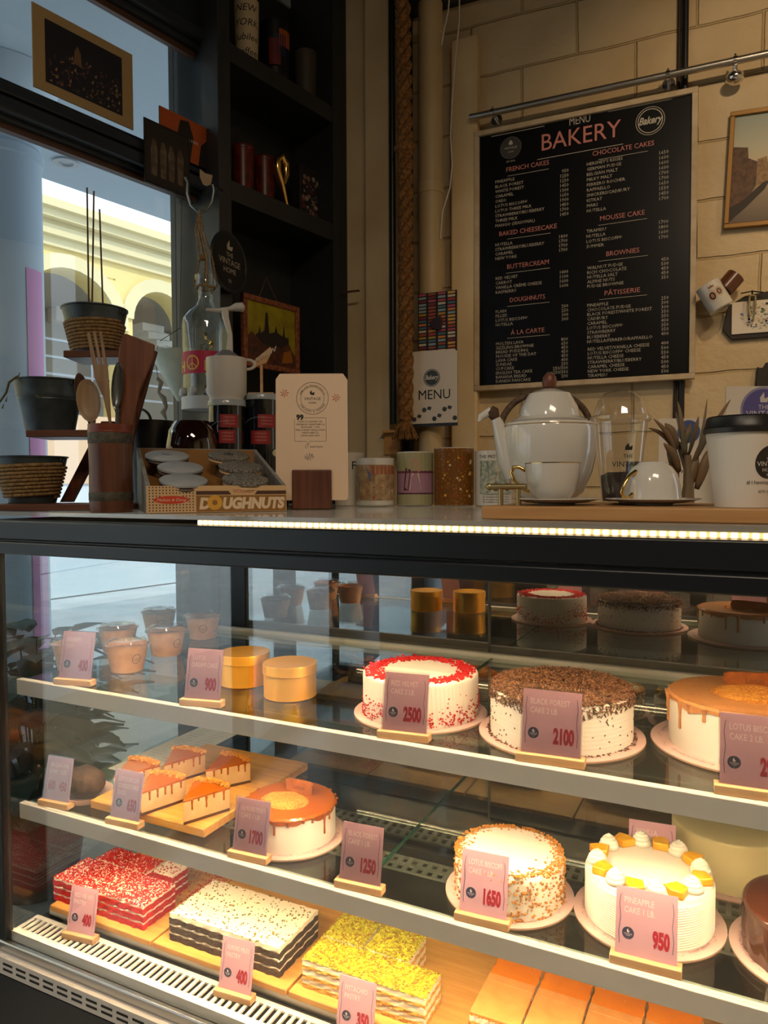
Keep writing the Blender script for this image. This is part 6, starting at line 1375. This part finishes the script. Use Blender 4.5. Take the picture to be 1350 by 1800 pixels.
# framed yellow picture hanging in the lower bay
off = -.03
a, z1 = WW.hit(424, 514, off); a2, _ = WW.hit(523, 540, off); z0 = WW.hit(424, 642, off)[1]
r = thing('castle_picture', 'small yellow picture in a carved reddish frame hanging in the shelving', 'picture', WW.w(a, off, z0), WW.ang); w, h = a2-a, z1-z0; k = .020
MB().m(mat('carved_red_wood', '6e3424', 0.6, col2='a0603c', scale=60, contrast=.5, bump=.5, bscale=70)).bb(0, w, -.012, .006, 0, k).bb(0, w, -.012, .006, h-k, h).bb(0, k, -.012, .006, k, h-k).bb(w-k, w, -.012, .006, k, h-k).build('frame', r, bevel=.002)
b = MB().m(mat('pic_yellow', 'a89a1c', 0.5, col2='8a7a18', scale=20)).bb(k, w-k, -.004, 0, k, h-k); P2 = lambda u, v: (k+(w-2*k)*u, k+(h-2*k)*v)
b.m(mat('pic_night', '2a2226', 0.5)).flat([P2(.18, .25), P2(.86, .25), P2(.86, .5), P2(.78, .52), P2(.76, .74), P2(.73, .52), P2(.62, .56), P2(.59, .68), P2(.56, .56), P2(.45, .52), P2(.42, .86), P2(.38, .86), P2(.35, .55), P2(.28, .5), P2(.26, .64), P2(.23, .5), P2(.18, .46)], -.0044)
b.m(mat('pic_redbrown', '6c3626', 0.5, col2='3c2a24', scale=40)).flat([P2(0, 0), P2(1, 0), P2(1, .2), P2(.85, .42), P2(.7, .32), P2(.3, .34), P2(.1, .5), P2(0, .4)], -.0046)
b.m(mat('pic_orange', 'a8641c', 0.5)).flat([P2(.7, .05), P2(.95, .1), P2(.9, .3), P2(.75, .25)], -.0048)
b.build('painting', r, smooth=None)
MB().m(M_rope).tube([(w*.30, 0, h), (w*.44, .004, h+.085), (w*.62, 0, h)], .0012, 5).build('hanging_string', r)
# ---- things on the open shelves
def shelf_item(nm, px, w_px, pyt, key, dep, label, cat, build):
    zb_ = SHZ[key]+.0005; a, zt_ = WW.hit(px, pyt, dep); a0_ = WW.hit(px-w_px/2, pyt, dep)[0]; a1_ = WW.hit(px+w_px/2, pyt, dep)[0]
    p = WW.w(a, dep, 0); dcam = (p-EYE).dot(ray(675, 900)); R = w_px*dcam/FPX/2
    r = thing(nm, label, cat, WW.w(a, dep, zb_), WW.ang); build(r, R, max(zt_-zb_, .05)); return r
def cyl_can(mt, lid=None, deco=None):
    def f_(r, R, h):
        b = MB().m(mt).lathe([(0, 0), (R*.86, 0), (R, h-.004), (R, h), (R*.94, h), (R*.93, h-.01), (0, h-.01)], 36).build('cup_wall', r)
        if lid: MB().m(lid).lathe([(R*1.02, h-.006), (R*1.06, h), (R*1.0, h+.010), (0, h+.012)], 36).build('lid', r)
        if deco: b = MB(); deco(b, R, h); b.build('printing', r, smooth=None)
    return f_
def script_(b, R, h):
    b.m(M_ink)
    for k, t in enumerate(('NEW', 'YORK', 'Jubilee', 'coffee')): b.text(t, 0.0-PI*.25, h*(.78-.2*k), h*.14, wrap=R*(.86+.14*(.78-.2*k))+.001, al='c', shear=.2)
shelf_item('printed_tumbler', 433, 42, 4, 'A', .00, 'white tumbler with black writing on the top shelf', 'tumbler', cyl_can(mat('tumbler_white', 'c2b294', 0.4), M_case, script_))
def dk(b, R, h):
    for k, c_ in enumerate(('6a1c1c', '1c2444', 'a05028')): b.m(mat('tin_patch_'+c_, c_, 0.5)); wquad(b, R+.001, -R*1.2+k*.02, -R*.4+k*.025, h*(.3+.15*k), h*(.7+.08*k))
shelf_item('dark_tin', 483, 50, 48, 'A', .01, 'dark tin with red and blue print in the middle of the top shelf', 'tin', cyl_can(mat('tin_dark', '15161e', 0.4), None, dk))
shelf_item('grey_tumbler', 537, 40, 96, 'A', .03, 'dull grey tumbler at the right of the top shelf', 'tumbler', cyl_can(mat('tumbler_grey', '4a443c', 0.5), None))
M_redt = mat('red_lacquer', '6a2014', 0.35, col2='44150e', scale=30)
shelf_item('red_canister', 427, 38, 264, 'B', .00, 'dark red lacquered canister at the left of the second shelf', 'canister', cyl_can(M_redt, M_redt)); shelf_item('red_canister', 465, 38, 284, 'B', .01, 'dark red lacquered canister beside the gold loop', 'canister', cyl_can(M_redt, M_redt))
def loop_(r, R, h):
    b = MB().m(M_gold); P_ = []
    for k in range(25):
        t = k/24; P_.append((R*.8*math.sin(t*2*PI*.75+.3), R*.3*math.cos(t*5), .004+h*(t if t < .6 else .6+.4*math.sin((t-.6)/.4*PI/2))))
    pts_ = [(R*.9, -.01, .004), (R*.6, -.01, h*.15), (R*.1, -.01, h*.4), (-R*.7, -.01, h*.65), (-R*.8, -.01, h*.85), (-R*.1, -.01, h*.98), (R*.7, -.01, h*.86), (R*.75, -.01, h*.65), (R*.3, -.01, h*.45)]
    b.tube(pts_, [.007, .009, .011, .014, .015, .015, .015, .013, .008], 10); b.build('gold_ribbon', r, smooth=70)
shelf_item('gold_loop_ornament', 492, 28, 274, 'B', -.05, 'shiny gold loop ornament on the second shelf', 'ornament', loop_)
def pbox(r, R, h):
    b = MB().m(mat('photo_box', '241f22', 0.5)).box((0, 0, h/2), (R*2.0, .05, h)); b.build('box_body', r, bevel=.002)
    b = MB(); rnd = random.Random(6)
    ms = [mat('photo_'+c, c, 0.5) for c in ('8a6a58', '6a2c2c', 'a09080', '30343c')]
    for k in range(60):
        x_, z_ = rnd.uniform(-.8, .8)*R, h*(.15+.7*rnd.random()); b.m(ms[k % 4]).disc(x_, z_, rnd.uniform(.004, .011), -.0256-k*.00001, 7)
    b.build('printed_front', r, smooth=None)
shelf_item('photo_box', 538, 52, 300, 'B', .01, 'small box with a crowded colourful photo on the second shelf', 'box', pbox)
# ---- hook and hanging bottle
HD = 2.28
hk = at(352, 330, HD); r = thing('butterfly_hook', 'curved metal wall hook with a small butterfly shape at the window post', 'hook', hk, FACE)
S = HD/FPX
def hp(px, py): return ((px-352)*S, 0, zat(352, py, HD)-hk.z)
MB().m(mat('hook_steel', '7d878c', 0.3, .8)).tube([hp(x_, y_) for x_, y_ in ((326, 312), (330, 320), (329, 340), (335, 360), (348, 372), (362, 370), (372, 355), (376, 335), (374, 325))], .0042, 8).build('hook_wire', r, smooth=60)
MB().m(mat('butterfly_tan', '9c8464', 0.5)).prism([(p[0], p[2]) for p in (hp(352, 298), hp(362, 306), hp(374, 309), (hp(371, 325)), hp(364, 327), hp(357, 324), hp(352, 312))], -.004, .002).build('butterfly', r)
MB().m(M_case).tube([hp(372, 322), (hp(372, 322)[0]+.02, .06, hp(372, 322)[2])], .004, 6).build('wall_pin', r)
bp_ = at(364, 720, HD); r = thing('bottle_lantern', 'hanging glass bottle lantern with a red banded HOPE label in rope macrame', 'bottle lantern', bp_, FACE)
def bz(py): return zat(361, py, HD)-bp_.z
Rb = 41*S
prof = [(Rb*.98, bz(716)), (Rb, bz(690)), (Rb, bz(575)), (Rb*.93, bz(562)), (Rb*.70, bz(550)), (Rb*.40, bz(540)), (Rb*.30, bz(530)), (Rb*.30, bz(512)), (Rb*.42, bz(505)), (Rb*.45, bz(488))]
MB().m(glass('bottle_glass', (0.86, 0.90, 0.92), 0.10)).lathe(prof, 48).build('bottle', r, smooth=60)
b = MB(); b.m(mat('label_pinkred', 'b01c44', 0.5)); wquad(b, Rb+.0012, -Rb*1.5, Rb*1.5, bz(662), bz(624), 20); b.m(mat('label_yellow', 'd0a83c', 0.5))
for i, ch in enumerate('HOPE'): 
    if ch == 'O':
        n = 24; x_ = -.36; rr = Rb+.0018; c0 = (rr*x_, bz(644)); 
        for q0, q1 in ((.0225, .018),):
            for k in range(n): wpoly(b, rr, [(c0[0]+q0*math.cos(2*PI*k/n), c0[1]+q0*math.sin(2*PI*k/n)), (c0[0]+q0*math.cos(2*PI*(k+1)/n), c0[1]+q0*math.sin(2*PI*(k+1)/n)), (c0[0]+q1*math.cos(2*PI*(k+1)/n), c0[1]+q1*math.sin(2*PI*(k+1)/n)), (c0[0]+q1*math.cos(2*PI*k/n), c0[1]+q1*math.sin(2*PI*k/n))])
        for an in (PI/2, -PI/2, -PI/2+.8, -PI/2-.8):
            dx, dz = math.cos(an), math.sin(an); nx_, nz_ = -dz*.0016, dx*.0016; wpoly(b, rr+.0003, [(c0[0]+nx_, c0[1]+nz_), (c0[0]-nx_, c0[1]-nz_), (c0[0]+dx*.019-nx_, c0[1]+dz*.019-nz_), (c0[0]+dx*.019+nx_, c0[1]+dz*.019+nz_)])
    else: b.text(ch, {'H': -.95, 'P': .30, 'E': .9}[ch], bz(657), .042, wrap=Rb+.0018, al='c', bold=.04)
b.build('hope_label', r, smooth=None)
M_lw2 = mat('lantern_white', 'b5bcc2', 0.4); b = MB().m(M_lw2).lathe([(Rb*1.06, bz(722)), (Rb*1.06, bz(700)), (Rb*1.03, bz(700)), (Rb*1.03, bz(720)), (0, bz(720))], 48)
for k in range(10):
    a_ = 2*PI*k/10; c0 = Vector((Rb*1.05*math.cos(a_), Rb*1.05*math.sin(a_), bz(692))); b.ell(c0, (.011, .011, .014), 10, 6)
b.build('pierced_base', r)
b = MB().m(M_gold)
for k in range(26): t = k*.9; b.box((.008+.010*math.cos(t), .01*math.sin(t), bz(700)+(bz(585)-bz(700))*k/26), (.009, .004, .012), Rz(t) @ Rx(t))
b.build('gold_foil_bulb', r, smooth=None)
b = MB().m(M_rope)
for k in range(4):
    a_ = 2*PI*k/4+.4; b.tube([((352-361)*S, 0, bz(374)), ((352-361)*S+.012*math.cos(a_), .012*math.sin(a_), bz(410)), (.004+.020*math.cos(a_), .020*math.sin(a_), bz(460)), (Rb*.5*math.cos(a_), Rb*.5*math.sin(a_), bz(505))], .0028, 7)
b.tube([(Rb*.40*math.cos(2*PI*k/20), Rb*.40*math.sin(2*PI*k/20), bz(508)+.002*math.sin(k)) for k in range(20)], .004, 7, closed=True).ell(((355-361)*S, 0, bz(456)), (.012, .012, .010), 10, 8)
b.build('macrame_rope', r, smooth=60)
# ---- pale green cone bucket with wire and a string of knots, in the window
GD = 2.42; gp = at(316, 705, GD); r = thing('cone_bucket', 'pale green metal cone bucket hanging in the window behind the bottle', 'bucket', gp, FACE); S = GD/FPX
def gz(py): return zat(316, py, GD)-gp.z
def gx(px): return (px-316)*S
b = MB().m(mat('pale_green_zinc', 'b4c6be', 0.4, col2='c2d0c8', scale=20)); b.M = Ry(-0.12).to_4x4(); b.lathe([(0, 0), (.012, 0), (.078, .160), (.080, .161), (.076, .158), (.010, .004), (0, .004)], 40, c=(.004, 0, 0)).build('cone', r)
MB().m(M_ink).tube([(gx(279), 0, gz(608)), (gx(275), 0, gz(640)), (gx(279), 0, gz(670))], .001, 5).tube([(gx(283), 0, gz(600)), (gx(318), 0, gz(578)), (gx(355), 0, gz(598))], .0012, 5).tube([(gx(318), 0, gz(578)), (gx(322), .02, gz(350))], .0010, 5).build('wire', r)
b = MB().m(mat('knot_grey', '6f746c', 0.8, bump=.5, bscale=60, col2='8b8e84', scale=40)).tube([(gx(x_), .0, gz(y_)) for x_, y_ in ((277, 665), (284, 672), (279, 690), (288, 700), (292, 715), (286, 725), (292, 738))], [.006, .009, .005, .010, .006, .010, .003], 8).build('knotted_string', r, smooth=70)
# ---- leafy plants outside beside the side glass
M_lf = mat('outdoor_leaf', '2c4a38', 0.45, col2='1e3428', scale=8); rnd = random.Random(12)
def shrub(px, py, d, n, Ls, label, hgt):
    p = at(px, py, d); base = Vector((p.x, p.y, 0)); r = thing('leafy_shrub', label, 'plant', base)
    MB().m(mat('planter_clay', '6f4a34', 0.7)).lathe([(0, 0), (.13, 0), (.17, .26), (.155, .26), (.15, .22), (0, .22)], 30).build('planter', r)
    st_ = MB().m(mat('green_stem', '4a5034', 0.8)); lf = MB().m(M_lf)
    for k in range(n):
        an = rnd.random()*2*PI; zz = rnd.uniform(.35, 1)*hgt; sp_ = rnd.uniform(.05, .22); e_ = Vector((sp_*math.cos(an), sp_*math.sin(an), zz))
        if k % 3 == 0: st_.tube([(0, 0, .2), (e_.x*.4, e_.y*.4, zz*.6), e_], [.006, .004, .002], 5)
        dv = Vector((math.cos(an), math.sin(an), rnd.uniform(-.3, .5))).normalized(); sd = dv.cross(Vector((0, 0, 1))).normalized(); L = Ls*rnd.uniform(.6, 1.2)
        P_ = [e_ + dv*L*t + Vector((0, 0, -.25*L*t*t)) for t in (0, .3, .6, 1)]; W_ = (.1, .42, .38, .02)
        prev = None
        for q, ww in zip(P_, W_):
            cur = (lf.v(q-sd*ww*L*.55+Vector((0, 0, .03*L))), lf.v(q), lf.v(q+sd*ww*L*.55+Vector((0, 0, .03*L))))
            if prev: lf.f([prev[0], prev[1], cur[1], cur[0]]); lf.f([prev[1], prev[2], cur[2], cur[1]])
            prev = cur
    st_.build('stems', r, smooth=60); o = lf.build('foliage', r, smooth=60); o['kind'] = 'stuff'
shrub(60, 1180, 2.62, 230, .22, 'leafy green potted shrub outside the window, seen low through the left of the case', .92)
